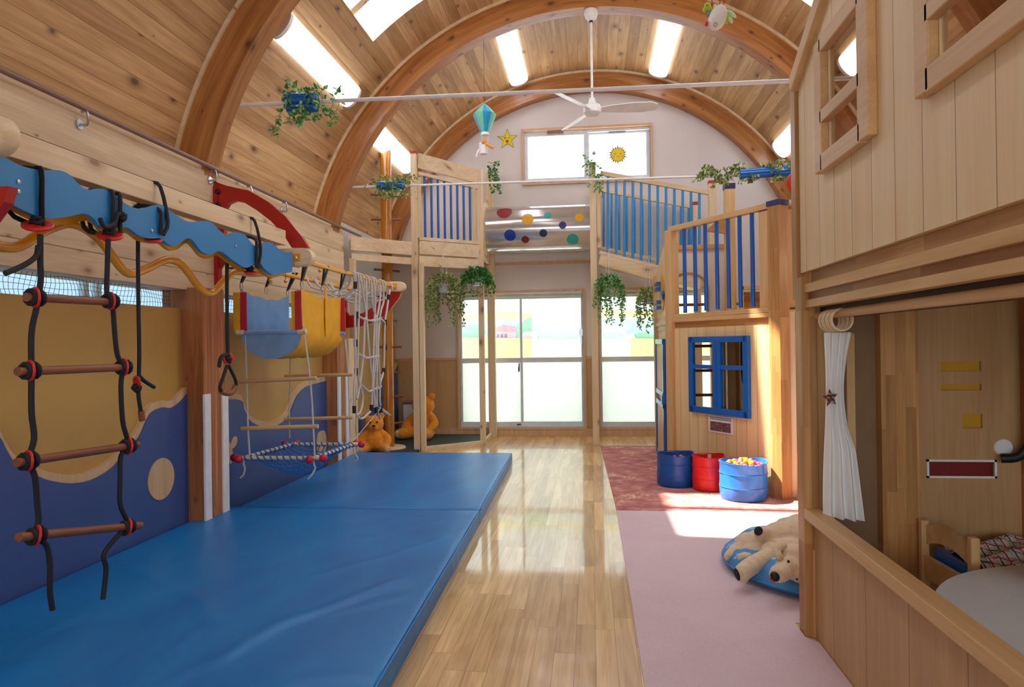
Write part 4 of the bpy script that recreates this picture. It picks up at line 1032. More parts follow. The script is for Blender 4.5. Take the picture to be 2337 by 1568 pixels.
for u, v_, wpx, c in ((1151, 484, 36, 'maroon'), (1204, 500, 28, 'yellow'), (1250, 491, 17, 'teal'), (1322, 496, 20, 'yellow'), (1284, 514, 17, 'purple'), (1164, 537, 27, 'blue'), (1240, 532, 18, 'navy'), (1199, 547, 18, 'rust'), (1307, 547, 28, 'teal')):
    p = P(u, v_, y=TY - TR); z = max(-0.97, min(0.97, (p.z - TZ) / TR)); p = P(u, v_, y=TY - TR * math.sqrt(1 - z * z)); a0 = math.asin(max(-0.97, min(0.97, (p.z - TZ) / TR)))
    r = wpx / 2 * 9.6 / 1560; mb = MB(); vv = []; ff = []
    for i in range(4):
        for k in range(20):
            q = 2 * PI * k / 20; rr = r * i / 3; a = a0 + rr * math.sin(q) / TR
            vv.append((p.x + rr * math.cos(q), TY - (TR + 0.003) * math.cos(a), TZ + (TR + 0.003) * math.sin(a)))
    for i in range(3):
        for k in range(20): ff.append((i * 20 + k, i * 20 + (k + 1) % 20, i * 20 + 20 + (k + 1) % 20, i * 20 + 20 + k))
    mb.add(vv, ff).build(c + '_dot', dm[c], t, smooth=True)

# ================================================================= RIGHT LOFT / RAMP
t = thing('loft_ramp', (0.8, 9.8, 0), 'right pine loft ramp with two rows of light blue balusters', 'loft ramp')
RY = 9.52
ra = lambda u, v: P(u, v, y=RY)
rb = lambda u, v: P(u, v, y=10.27)
MB().box((0.0, RY - 0.04, 0.0), (0.09, RY + 0.04, 3.86)).build('post', M['pineZ'], t, bevel=0.004)
MB().box((0.10, RY - 0.03, 2.72), (0.15, RY + 0.03, 3.74)).build('post', M['pineZ'], t, bevel=0.004)
MB().box((0.0, RY - 0.04, 3.86), (0.09, RY + 0.04, 3.90)).build('red_cap', M['redcap'], t)
MB().box((0.0, 10.2, 0.0), (0.09, 10.3, 3.7)).build('post', M['pineZ'], t, bevel=0.004)
MB().box((1.60, RY - 0.05, 0.0), (1.70, RY + 0.05, 3.54)).build('post', M['pineZ'], t, bevel=0.004)
MB().box((1.60, RY - 0.05, 3.54), (1.70, RY + 0.05, 3.58)).build('red_cap', M['redcap'], t)
q = rb(1588, 470); MB().box((q.x - 0.05, 10.2, 0.0), (q.x + 0.05, 10.3, q.z)).build('post', M['pineZ'], t, bevel=0.004)
MB().box((q.x - 0.05, 10.2, q.z), (q.x + 0.05, 10.3, q.z + 0.05)).build('red_cap', M['redcap'], t)
for a, b, h, nm, fn in (((1370, 395), (1618, 440), 0.06, 'top_rail', ra), ((1368, 576), (1598, 634), 0.045, 'bottom_rail', ra), ((1368, 592), (1598, 650), 0.14, 'fascia_board', ra),
                        ((1370, 434), (1580, 473), 0.045, 'top_rail', rb), ((1372, 566), (1585, 612), 0.045, 'bottom_rail', rb)):
    MB().bar(fn(*a), fn(*b), 0.05, h).build(nm, M['pineX'], t, bevel=0.003)
p0, p1 = ra(1368, 590), ra(1598, 648)
MB().prism([(p0.x, p0.z - 0.03), (p1.x, p1.z - 0.03), (p1.x, p1.z + 0.02), (p0.x, p0.z + 0.02)], fy, RY + 0.02, 10.3).build('deck', M['plyX'], t)
for k in range(12):
    u = 1387.5 + (1596 - 1387.5) * k / 11; f_ = (u - 1370) / 248
    MB().tube([ra(u, 397 + 45 * f_), ra(u, 577 + 60 * f_)], 0.019, 10).build('baluster', M['balu_l'], t, smooth=True)
for k in range(12):
    u = 1378 + (1572 - 1378) * k / 11; f_ = (u - 1370) / 210
    MB().tube([rb(u, 436 + 38 * f_), rb(u, 567 + 44 * f_)], 0.017, 8).build('baluster', M['balu_l'], t, smooth=True)

# ================================================================= SMALL PLAYHOUSE
HA, HB = Vector((0.87, 7.55, 0)), Vector((1.655, 6.31, 0))
HD = (HB - HA).normalized(); HL = (HB - HA).length; HANG = math.atan2(HD.y, HD.x); HN = Vector((-HD.y, HD.x, 0))
def Pl(u, v, off=0.0):
    """(distance along the diagonal front, height) where the pixel's ray meets the playhouse front"""
    r = Vector(ray(u, v)); o = HA - HN * off - Vector((0, 0, EYE)); t_ = o.dot(HN) / r.dot(HN)
    q = r * t_ + Vector((0, 0, EYE)); return ((q - HA).dot(HD), q.z)
t = thing('playhouse', HA, 'small two storey wooden playhouse with blue shutters window and balcony', 'playhouse')
house = t
def hb(mb, nm, mt, par=None, **k): return mb.build(nm, mt, par or t, local=True, rotz=HANG if par is None else 0, **k)
ws = [Pl(1578, 768), Pl(1715, 770), Pl(1718, 945), Pl(1578, 938)]
wx0, wx1, wz0, wz1 = ws[0][0] + 0.02, ws[1][0] - 0.02, 0.71, 1.435
mb = MB(); wall_with_holes(mb, 0.03, HL - 0.05, 0.01, 1.55, [(wx0, wx1, wz0, wz1)], fy, -0.012, 0.012); hb(mb, 'front_panel', M['panel_h'])
fr = MB(); B_ = 0.05
fr.box((wx0 - 0.02, -0.05, wz0 - 0.03), (wx0 + B_, -0.012, wz1 + 0.02)).box((wx1 - B_, -0.05, wz0 - 0.03), (wx1 + 0.02, -0.012, wz1 + 0.02)).box((wx0, -0.05, wz1 - B_ + 0.01), (wx1, -0.012, wz1 + 0.02)).box((wx0, -0.05, wz0 - 0.03), (wx1, -0.012, wz0 + 0.035))
c_ = (wx0 + wx1) / 2
fr.box((c_ - 0.055, -0.052, wz0), (c_ - 0.003, -0.012, wz1)).box((c_ + 0.003, -0.052, wz0), (c_ + 0.055, -0.012, wz1)).box((wx0, -0.045, 1.13), (wx1, -0.015, 1.17))
hb(fr, 'window_frame', M['bluewin'], bevel=0.004)
# posts
hb(MB().box((-0.055, -0.05, 0), (0.05, 0.06, Pl(1540, 522)[1] - 0.01)), 'post', M['plyZ'], bevel=0.005)
hb(MB().box((HL - 0.06, -0.06, 0), (HL + 0.07, 0.06, 2.60)), 'post', M['lamZ'], bevel=0.005)
hb(MB().box((HL - 0.065, -0.065, 2.60), (HL + 0.075, 0.065, 2.645)), 'blue_cap', M['bluecap'])
hb(MB().box((HL - 0.20, -0.02, 1.70), (HL - 0.065, 0.04, 2.58)), 'inner_post', M['plyZ'], bevel=0.005)
hb(MB().box((HL - 0.21, -0.025, 2.585), (HL - 0.06, 0.045, 2.61)), 'red_cap', M['redcap'])
# band between the storeys
hb(MB().box((0.04, -0.035, 1.615), (HL - 0.06, 0.035, 1.655)), 'band_rail', M['plyX'], bevel=0.003)
hb(MB().box((0.04, 0.0, 1.54), (HL - 0.06, 0.04, 1.70)), 'band_board', M['lamX'])
zb0, zb1 = Pl(1560, 717)[1], Pl(1750, 703)[1]
hb(MB().bar((0.04, 0, zb0 - 0.02), (HL - 0.06, 0, zb1 - 0.02), 0.06, 0.045), 'balcony_bottom_rail', M['plyX'], bevel=0.003)
r0, r1 = Pl(1540, 522), Pl(1765, 473)
hb(MB().bar((0.0, 0, r0[1]), (r1[0] + 0.02, 0, r1[1] + 0.02), 0.065, 0.055), 'balcony_top_rail', M['plyX'], bevel=0.003)
for u, vb, vt in ((1564, 714, 527), (1588, 711, 520), (1612, 709, 514), (1638, 706, 508), (1664, 704, 502), (1690.6, 702, 496), (1719, 700, 490), (1748, 699, 484)):
    a, b = Pl(u, vb), Pl(u - 2, vt); hb(MB().tube([(a[0], 0, a[1]), (a[0], 0, b[1] + 0.045)], 0.0205, 12), 'baluster', M['balu'], smooth=True)
# left face (x = 0.85, running back from the corner)
LXF = 0.85
def lb(mb, nm, mt, par=None, **k): return mb.build(nm, mt, par or t, **k)
lb(MB().prism([(7.62, 1.70), (8.92, 1.70), (8.92, 2.25), (8.7, 2.36), (8.2, 2.48), (7.62, 2.56)], fx, LXF - 0.01, LXF + 0.01), 'side_panel_upper', M['panel_h'])
mb = MB(); wall_with_holes(mb, 7.62, 8.98, 0.01, 1.55, [(8.0, 8.86, 0.05, 0.66), (8.0, 8.86, 0.80, 1.40)], fx, LXF - 0.01, LXF + 0.01); lb(mb, 'side_panel', M['plyZ'])
for z0, z1, nm in ((0.02, 0.70, 'lower_half_door'), (0.77, 1.44, 'upper_half_door')):
    m = MB().box((LXF - 0.045, 7.94, z0), (LXF - 0.012, 8.02, z1)).box((LXF - 0.045, 8.84, z0), (LXF - 0.012, 8.92, z1)).box((LXF - 0.045, 7.94, z0), (LXF - 0.012, 8.92, z0 + 0.06)).box((LXF - 0.045, 7.94, z1 - 0.06), (LXF - 0.012, 8.92, z1))
    d = lb(m, nm, M['bluewin'], bevel=0.004)
    lb(MB().box((LXF - 0.03, 8.02, z0 + 0.06), (LXF - 0.02, 8.84, z1 - 0.06)), 'infill', M['plyZ'], d)
lb(MB().box((LXF - 0.07, 7.86, 0.70), (LXF - 0.012, 7.98, 0.80)), 'latch_block', M['bluewin'], bevel=0.004)
lb(MB().tube([(LXF - 0.05, 7.98, 0.76), (LXF - 0.05, 8.2, 0.76)], 0.015, 8), 'latch_bar', M['brownY'], smooth=True)
lb(MB().box((LXF - 0.03, 7.6, 1.60), (LXF + 0.03, 8.98, 1.645)), 'band_rail', M['plyY'])
lb(MB().box((LXF - 0.02, 7.6, 1.54), (LXF + 0.01, 8.98, 1.70)), 'band_board', M['lamY'])
lb(MB().box((LXF - 0.05, 8.9, 0), (LXF + 0.05, 9.0, 2.25)), 'post', M['plyZ'])
q = P(1515, 668, x=LXF)
lb(MB().prism([(q.y + 0.20 * math.cos(a), q.z + 0.21 * math.sin(a)) for a in [2 * PI * k / 28 for k in range(28)]], fx, LXF - 0.022, LXF - 0.011), 'yellow_oval', M['yel'])
for dz in (0.12, 0.055, -0.10, -0.165):
    lb(MB().box((LXF - 0.075, q.y + 0.12, q.z + dz - 0.02), (LXF - 0.02, q.y + 0.4, q.z + dz + 0.02)), 'blue_peg', M['bluewin'])
lb(MB().ball((LXF - 0.03, q.y - 0.17, q.z - 0.04), 0.06, 16, (0.35, 0.9, 1)), 'blue_knob', M['bluewin'], smooth=True)
# floor of the upper storey, back walls and back posts
pf = [(0.86, 7.58), (1.66, 6.36), (2.6, 6.36), (2.6, 8.96), (0.86, 8.96)]
lb(MB().prism(pf, lambda a, b, c: (a, b, c), 1.655, 1.68), 'upper_floor', M['plyX'])
# arched back screen of the upper storey
mb = MB(); ax0, ax1, az = 0.92, 1.37, 2.02; cx, r_ = (ax0 + ax1) / 2, (ax1 - ax0) / 2
arch = [(ax0, 1.68), (0.87, 1.68), (0.87, 2.52), (1.62, 2.52), (1.62, 1.68), (ax1, 1.68)] + [(cx + r_ * math.cos(a), az + r_ * 0.85 * math.sin(a)) for a in [PI * k / 14 for k in range(15)]]
mb.prism(arch, fy, 8.30, 8.33); lb(mb, 'arched_screen', M['wall'])
m = MB()
for k in range(14):
    a, b = PI * k / 14, PI * (k + 1) / 14
    m.bar((cx + r_ * math.cos(a), 8.31, az + r_ * 0.85 * math.sin(a)), (cx + r_ * math.cos(b), 8.31, az + r_ * 0.85 * math.sin(b)), 0.08, 0.03, up=(0, 0, 1))
m.box((ax1 - 0.015, 8.27, 1.68), (ax1 + 0.015, 8.35, az)); lb(m, 'arch_trim', M['lamZ'])
lb(MB().box((0.86, 8.27, 2.50), (1.66, 8.36, 2.55)).box((1.60, 8.27, 1.68), (1.64, 8.36, 2.52)), 'screen_frame', M['plyX'])
for x, y, z, c in ((1.585, 8.05, 3.14, 'bluecap'),):
    lb(MB().box((x - 0.055, y - 0.055, 0), (x + 0.055, y + 0.055, z)), 'post', M['plyZ'], bevel=0.004)
    lb(MB().box((x - 0.06, y - 0.06, z), (x + 0.06, y + 0.06, z + 0.06)), 'blue_cap', M[c])
lb(MB().prism([(1.30, 2.66), (1.53, 2.86), (1.53, 2.62)], fy, 7.95, 7.99), 'gable_board', M['lamX'])
# ladder box at the back right, seen through the balusters and the window
m = MB()
for z in (0.45, 0.75, 1.05, 1.35, 1.72, 1.86): lb(MB().tube([(1.0, 8.6, z), (2.5, 8.6, z)], 0.018, 8), 'ladder_rung', M['brownX'], smooth=True)
for x in (1.0, 1.62, 2.1): lb(MB().box((x - 0.03, 8.57, 0), (x + 0.03, 8.64, 2.2)), 'ladder_post', M['plyZ'])
lb(MB().box((1.68, 7.90, 1.98), (2.6, 7.97, 2.02)).box((1.66, 7.90, 1.68), (1.70, 7.97, 2.02)), 'shelf_frame', M['plyX'])
lb(MB().box((1.68, 8.0, 1.72), (2.6, 8.03, 1.96)), 'shelf_back', M['lamX'])
lb(MB().box((1.62, 7.4, 0.0), (1.68, 8.1, 1.6)), 'inner_board', M['lamZ'])
lb(MB().box((2.5, 6.4, 0.0), (2.56, 8.9, 2.4)), 'far_side_board', M['lamZ'])
lb(MB().ball((1.60, 7.55, 1.22), 0.05, 16, (0.5, 1, 5.5)), 'hanging_black_pad', M['blackrub'], smooth=True)
# posts between this playhouse and the big one
lb(MB().box((1.755, 6.33, 0), (1.80, 6.42, 1.66)), 'trim_post', M['pineZ'])
lb(MB().box((1.72, 6.38, 1.70), (1.86, 6.46, 2.58)), 'trim_post', M['plyZ'])
lb(MB().box((1.70, 6.30, 2.62), (1.95, 6.42, 2.65)), 'cap_board', M['pineX'])
lb(MB().box((1.80, 6.45, 0), (2.6, 6.5, 2.5)), 'end_board', M['lamZ'])
t = thing('toy_ring', P(1812, 415, y=6.2), 'red toy steering ring on a red tube, half hidden behind the big playhouse', 'toy wheel')
c = P(1822, 415, y=6.2)
MB().tube([(c.x + 0.085 * math.cos(a), c.y, c.z + 0.085 * math.sin(a)) for a in [2 * PI * k / 28 for k in range(28)]], 0.014, 8, closed=True).build('ring', M['reddisc'], t, smooth=True)
MB().tube([(c.x + 0.02, c.y, c.z - 0.08), (c.x - 0.01, c.y, c.z - 0.3), (c.x + 0.03, c.y, c.z - 0.6)], 0.03, 10, smooth=4).build('tube', M['red'], t, smooth=True)
one(MB().box((0, -0.004, 0), (1, 0.0, 1)), 'x', M['paper'], 'x', 'x', (0, 0, 0)) if False else None
# notice sheet under the window
a, b = Pl(1620, 949), Pl(1677, 993)
t = thing('notice_sheet', HA + HD * a[0] - HN * 0.016 + Vector((0, 0, b[1])), 'small white notice with a photo, taped under the blue playhouse window', 'notice')
wn, hn = b[0] - a[0], 0.165
def nb(m, nm, mt): return m.build(nm, mt, t, local=True, rotz=HANG)
nb(MB().box((0, -0.002, 0), (wn, 0, hn)), 'paper', M['paper'])
nb(MB().box((0.025, -0.0035, 0.015), (wn - 0.035, -0.002, hn - 0.058)), 'picture', M['print'])
m = MB(); random.seed(3)
for row, z in enumerate((hn - 0.02, hn - 0.037)):
    x = 0.02 + row * 0.01
    while x < wn - 0.03:
        w_ = random.uniform(0.006, 0.014)
        m.box((x, -0.003, z), (x + w_, -0.002, z + 0.009)); x += w_ + 0.004
nb(m, 'printed_lines', M['ink'])

# ================================================================= BUCKETS AND BALLS
def bucket(c, r, h, mt, label, tagc=None):
    t = thing('toy_bucket', c, label, 'bucket', 'round fabric toy buckets')
    prof = []
    for z, dr in ((0.0, -0.012), (0.02, 0.0), (h * 0.34, 0.001), (h * 0.5, -0.002), (h * 0.7, 0.001), (h * 0.985, 0.0), (h, 0.003)): prof.append((r + dr, z))
    prof = [(0.0, 0.0)] + prof + [(r - 0.008, h - 0.002), (r - 0.012, 0.03), (0, 0.03)]
    mb = MB().lathe(prof, c, 40)
    mb.v = [(x + 0.003 * math.sin(5 * math.atan2(y - c[1], x - c[0]) + z * 18), y + 0.003 * math.cos(7 * math.atan2(y - c[1], x - c[0]) + z * 11), z + (0.012 * math.sin(2 * math.atan2(y - c[1], x - c[0]) + 1) if z > h * 0.9 else 0)) for x, y, z in mb.v]
    mb.build('body', M[mt], t, smooth=True)
    for z in (h * 0.34, h * 0.7, h * 0.985):
        MB().tube([(c[0] + (r + 0.003) * math.cos(a), c[1] + (r + 0.003) * math.sin(a), c[2] + z) for a in [2 * PI * k / 40 for k in range(40)]], 0.0028, 6, closed=True).build('hoop', M[mt], t, smooth=True)
    return t
M['bk1'] = flat('dark_blue_nylon', '#0f55a4', 0.4, var=0.12, scale=12, bump=0.5, bscale=9); M['bk2'] = flat('red_nylon', '#d8201c', 0.45, var=0.08, scale=12, bump=0.5, bscale=9); M['bk3'] = flat('bright_blue_nylon', '#2f7cd2', 0.25, var=0.1, scale=12, bump=0.6, bscale=9)
bucket((0.80, 6.83, 0.008), 0.178, 0.31, 'bk1', 'dark blue toy bucket, farthest left by the half door')
b2 = bucket((1.085, 6.64, 0.008), 0.15, 0.32, 'bk2', 'red toy bucket standing between the two blue ones')
MB().box((1.10, 6.775, 0.25), (1.145, 6.779, 0.315)).build('white_tag', M['paper'], b2)
bucket((1.325, 6.285, 0.008), 0.203, 0.33, 'bk3', 'bright blue toy bucket heaped with coloured balls')
bc = [flat('ball_' + n_, c, 0.4) for n_, c in (('orange', '#f07d14'), ('pink', '#e33a8c'), ('yellow', '#f0c21c'), ('coral', '#ee5a5c'), ('magenta', '#c43cb0'), ('light_pink', '#f080a8'))]
random.seed(11)
def heap(cx, cy, z0, r, rb_, n, lb, grp, dome):
    pts = []; tries = 0
    while len(pts) < n and tries < 6000:
        tries += 1
        a, q = random.uniform(0, 2 * PI), r * math.sqrt(random.random())
        p = Vector((cx + q * math.cos(a), cy + q * math.sin(a), z0 + dome * (1 - (q / r) ** 2) + random.uniform(-0.008, 0.008)))
        if all((p - o).length > rb_ * 1.85 for o in pts): pts.append(p)
    protos = {}
    names = ['orange', 'pink', 'yellow', 'coral', 'magenta', 'light pink']
    for i, p in enumerate(pts):
        k = random.choice((0, 0, 1, 2, 3, 3, 4, 5))
        if k not in protos:
            o = MB().ball((0, 0, 0), rb_, 14).build('play_ball', bc[k], base=(0, 0, 0), smooth=True); protos[k] = o
        else: o = protos[k].copy(); COL.objects.link(o)
        o.location = p; tag(o, lb % names[k], 'ball', grp % names[k])
    return pts
heap(1.325, 6.285, 0.295, 0.155, 0.023, 44, 'small %s ball in the heaped bright blue bucket', '%s balls in the bright blue bucket', 0.045)
heap(0.80, 6.83, 0.255, 0.14, 0.023, 14, 'small %s ball lying inside the dark blue bucket', '%s balls in the dark blue bucket', 0.0)

# ================================================================= BIG PLAYHOUSE ON THE RIGHT
BX = 1.02
t = thing('playhouse', (BX, 2.4, 0), 'big playhouse on the right with plywood front, two windows and curtained den', 'playhouse')
zt = lambda y: min(2.66 + (3.44 - y) * 0.52, 3.62)
g0, g1 = 1.725, 0.0
yb_ = [3.44, 3.02, 2.63, 2.10, 1.62, 0.5]
mb = MB()
def colm(ya, yb2, spans):
    for lo, hi in spans:
        a0, a1 = (zt(ya), zt(yb2)) if hi is None else (hi, hi)
        mb.prism([(ya, lo), (yb2, lo), (yb2, a1), (ya, a0)], fx, BX - 0.012, BX + 0.012)
colm(3.44, 3.02, [(g0, None)]); colm(3.02, 2.63, [(g0, 2.17), (2.64, None)]); colm(2.63, 2.10, [(g0, None)]); colm(2.10, 1.62, [(g0, 2.17), (2.64, None)]); colm(1.62, 0.5, [(g0, None)])
mb.build('front_panel', M['panel_v'], t)
for y0, y1, lb_ in ((2.61, 3.04, 1), (1.60, 2.12, 2)):
    e = 0.085
    f = MB().box((BX - 0.045, y1 - 0.02, 2.12), (BX - 0.012, y1 + e - 0.02, 2.68)).box((BX - 0.045, y0 + 0.02 - e * 1.2, 2.12), (BX - 0.012, y0 + 0.02, 2.68)).box((BX - 0.045, y0, 2.115), (BX - 0.012, y1, 2.19)).box((BX - 0.045, y0, 2.62), (BX - 0.012, y1, 2.69)).box((BX - 0.045, y0, 2.32), (BX - 0.012, y1, 2.375))
    w_ = f.build('window_frame', M['plyY'], t, bevel=0.004)
    MB().box((BX - 0.004, y0, 2.17), (BX, y1, 2.64)).build('pane', M['acrylic'], w_)
MB().bar((BX - 0.02, 3.47, zt(3.44) - 0.02), (BX - 0.02, 1.6, zt(3.44) - 0.02 + 1.87 * 0.52), 0.05, 0.075).build('gable_trim', M['plyY'], t, bevel=0.004)
MB().box((0.992, 3.45, 1.60), (1.06, 3.52, 2.66)).build('corner_post', M['lamZ'], t)
MB().box((0.985, 3.36, 0.0), (1.055, 3.46, 1.70)).build('corner_post', M['lamZ'], t, bevel=0.004)
MB().box((1.055, 3.38, 0.0), (1.13, 3.47, 1.70)).build('corner_post', M['plyZ'], t, bevel=0.004)
for z0, z1, x0, x1, mt, nm in ((1.655, 1.735, BX + 0.013, BX + 0.05, 'lamY', 'recess_board'), (1.625, 1.665, BX - 0.02, BX + 0.03, 'plyY', 'floor_rail'), (1.585, 1.63, BX + 0.0, BX + 0.04, 'lamY', 'floor_beam'), (1.555, 1.59, BX - 0.015, BX + 0.04, 'plyY', 'floor_rail'), (1.50, 1.56, BX + 0.05, BX + 0.11, 'dark', 'inner_beam')):
    MB().box((x0, 0.5, z0), (x1, 3.36, z1)).build(nm, M[mt] if mt in M else M['lamY'], t)
MB().box((BX + 0.04, 0.5, 1.62), (3.0, 3.47, 1.68)).build('den_ceiling', M['lamX'], t)
MB().box((1.03, 0.5, 0.0), (1.05, 3.36, 0.56)).build('low_wall', M['panel_low'], t)
MB().box((0.985, 0.5, 0.56), (1.06, 3.37, 0.61)).build('low_wall_cap', M['plyY'], t, bevel=0.004)
# den back wall at y = 3.5
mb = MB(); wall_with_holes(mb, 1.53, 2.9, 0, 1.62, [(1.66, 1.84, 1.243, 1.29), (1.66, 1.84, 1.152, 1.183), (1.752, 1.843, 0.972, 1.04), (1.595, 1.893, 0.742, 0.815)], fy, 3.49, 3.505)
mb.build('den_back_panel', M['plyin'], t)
MB().box((1.64, 3.505, 0.95), (1.86, 3.515, 1.31)).build('mustard_backing', M['slot'], t)
MB().box((1.58, 3.506, 0.73), (1.91, 3.516, 0.83)).build('red_backing', M['darkred'], t)
m = MB(); m.box((1.588, 3.482, 0.812), (1.90, 3.49, 0.822)).box((1.588, 3.482, 0.734), (1.90, 3.49, 0.744)).box((1.588, 3.482, 0.734), (1.598, 3.49, 0.822)).box((1.89, 3.482, 0.734), (1.90, 3.49, 0.822)); m.build('white_slot_frame', M['white'], t)
MB().box((1.36, 3.42, 0), (1.53, 3.50, 1.62)).build('laminated_column', M['lamZ'], t)
MB().box((2.01, 3.44, 0), (2.12, 3.49, 1.62)).build('laminated_column', M['lamZ'], t)
MB().box((1.13, 3.48, 0), (1.36, 3.50, 1.62)).build('side_board', flat('brown_side_board', '#8b6a48', 0.6), t)
q = P(1943, 760, y=3.44); q2 = P(1962, 1030, y=3.44)
MB().box((q.x - 0.02, 3.45, q2.z), (q2.x - 0.01, 3.48, q.z)).build('inner_window_edge', M['plyZ'], t, bevel=0.006)
MB().lathe([(0.0, -0.008), (0.04, -0.008), (0.042, 0), (0, 0)], (1.93, 3.488, 0.88), 24, 'Y').build('white_disc', M['white'], t, smooth=True)
MB().tube([(1.90, 3.45, 0.835), (1.96, 3.42, 0.85), (2.0, 3.40, 0.93), (2.005, 3.40, 1.1), (2.005, 3.40, 1.6)], 0.022, 12, smooth=4).build('black_pipe', M['blackrub'], t, smooth=True)
MB().tube([(2.005, 3.40, 1.105), (2.005, 3.40, 1.12)], 0.024, 12).build('white_band', M['white'], t, smooth=True)

# curtain, rod and rings
t = thing('curtain_rod', (1.055, 2.0, 1.52), 'round wooden curtain rod along the top of the den opening', 'curtain rod')
MB().tube([(1.06, 0.6, 1.52), (1.06, 3.36, 1.515)], 0.0185, 16).build('rod', M['plyY'], t, smooth=True)
rings = []
for k in range(7):
    y = 3.05 + 0.026 * k
    o = MB().tube([(0.043 * math.cos(a), 0, 0.046 * math.sin(a)) for a in [2 * PI * j / 24 for j in range(24)]], 0.0052, 8, closed=True).build('curtain_ring', M['pineX'], base=(0, 0, 0), smooth=True) if k == 0 else rings[0].copy()
    if k: COL.objects.link(o)
    o.location = (1.06 + 0.003 * (k % 2), y, 1.487); rings.append(o); tag(o, 'pale wooden ring bunched on the curtain rod above the white curtain', 'curtain ring', 'curtain rings')
t = thing('curtain', (1.10, 3.2, 0.6), 'narrow white curtain with a tartan star, gathered beside the corner post', 'curtain')
mb = MB(); nx, nz = 40, 24; v = []
for j in range(nz + 1):
    s_ = j / nz; z = 1.435 - s_ * (1.435 - 0.60)
    xl = 1.045 + 0.008 * math.sin(s_ * 5); xr = 1.165 - 0.035 * math.sin(PI * min(1, s_ * 1.6)) + 0.05 * max(0, s_ - 0.5) * 2
    for i in range(nx + 1):
        q = i / nx
        v.append((xl + (xr - xl) * q, 3.24 + 0.022 * math.sin(q * 22 + s_ * 2) * (0.4 + 0.6 * s_) + 0.03 * (q > 0.9) * s_, z - 0.02 * s_ * q))
f = [(j * (nx + 1) + i, j * (nx + 1) + i + 1, (j + 1) * (nx + 1) + i + 1, (j + 1) * (nx + 1) + i) for j in range(nz) for i in range(nx)]
mb.add(v, f).build('cloth', M['cloth'], t, smooth=True)
st = []
c = P(1895, 908, y=3.21)
for k in range(10):
    a = PI / 2 + PI * k / 5 + 0.15; r_ = 0.042 if k % 2 == 0 else 0.019
    st.append((c.x + r_ * math.cos(a) * 0.8, c.z + r_ * math.sin(a)))
mt_ = N('tartan'); x = mt_.coord(); fr_ = mt_.math('FRACT', mt_.math('MULTIPLY', x[2], 55.0)); fr2 = mt_.math('FRACT', mt_.math('MULTIPLY', mt_.math('ADD', x[0], x[2]), 40.0))
mt_.set(Base_Color=mt_.mix(mt_.math('LESS_THAN', fr2, 0.4), mt_.ramp(fr_, [(0.3, S('#a3202c')), (0.5, S('#2c2a34')), (0.8, S('#b59c62'))]), S('#33303c')), Roughness=0.8)
MB().prism(st, fy, 3.206, 3.209).build('star_patch', mt_.m, t)

# den furniture
t = thing('toy_table', (1.78, 2.25, 0), 'round pale grey table top behind the low plywood wall', 'table')
MB().lathe([(0, 0.475), (0.66, 0.475), (0.67, 0.485), (0.67, 0.50), (0.66, 0.505), (0, 0.505)], (1.78, 2.25, 0), 56).build('table_top', M['tabletop'], t, smooth=True)
MB().lathe([(0.04, 0), (0.04, 0.475)], (1.78, 2.25, 0), 16).build('leg', M['whitep'], t, smooth=True)
MB().lathe([(0.25, 0), (0.25, 0.02), (0, 0.03)], (1.78, 2.25, 0), 30).build('foot', M['whitep'], t, smooth=True)
t = thing('toy_bed', (1.7, 3.15, 0), 'small wooden bed with curved headboard in the den', 'bed')
h0, h1 = P(2108, 1182, y=3.38), P(2222, 1240, y=3.0)
def hbp(s_, z): p = Vector((h0.x, h0.y, 0)).lerp(Vector((h1.x, h1.y, 0)), s_); return Vector((p.x, p.y, z))
for s_ in (0, 1):
    p = hbp(s_, 0); MB().box((p.x - 0.018, p.y - 0.018, 0.0), (p.x + 0.018, p.y + 0.018, 0.585 if s_ else 0.56)).build('post', M['plyZ'], t, bevel=0.006)
m = MB(); n = 12
for k in range(n):
    z0, z1 = 0.53 + 0.045 * math.sin(PI * k / n), 0.53 + 0.045 * math.sin(PI * (k + 1) / n)
    a, b = hbp(k / n, 0), hbp((k + 1) / n, 0); m.add([a + Vector((0, 0, z0 - 0.085)), b + Vector((0, 0, z1 - 0.085)), b + Vector((0, 0, z1)), a + Vector((0, 0, z0))] + [q + Vector((0.015, 0.015, 0)) for q in (a + Vector((0, 0, z0 - 0.085)), b + Vector((0, 0, z1 - 0.085)), b + Vector((0, 0, z1)), a + Vector((0, 0, z0)))], [(0, 1, 2, 3), (7, 6, 5, 4), (0, 4, 5, 1), (1, 5, 6, 2), (2, 6, 7, 3), (3, 7, 4, 0)])
m.build('headboard', M['plyX'], t)
MB().bar(hbp(0.02, 0.35), hbp(0.98, 0.35), 0.02, 0.10).build('lower_board', M['plyX'], t)
MB().prism([(h0.x + 0.03, 3.36), (h1.x + 0.03, 3.0), (2.5, 2.92), (2.5, 3.38)], lambda a, b, c: (a, b, c), 0.36, 0.44).build('mattress', M['bluewin'], t, bevel=0.01)
mb = MB(); n = 18; v = []
for j in range(n + 1):
    for i in range(n + 1):
        a = Vector((h0.x + 0.05, 3.37, 0)).lerp(Vector((h1.x + 0.05, 2.98, 0)), j / n); b = Vector((2.5, 3.39, 0)).lerp(Vector((2.5, 2.9, 0)), j / n); p = a.lerp(b, i / n)
        v.append((p.x, p.y, 0.455 + 0.02 * math.sin(i * 1.3 + j) + 0.03 * math.sin(PI * i / n) - 0.03 * (j == n)))
mb.add(v, [(j * (n + 1) + i, j * (n + 1) + i + 1, (j + 1) * (n + 1) + i + 1, (j + 1) * (n + 1) + i) for j in range(n) for i in range(n)])
tag(mb.build('quilt', M['quilt'], base=(2.0, 3.2, 0.45), smooth=True), 'checked red and green quilt spread on the small wooden bed', 'quilt')

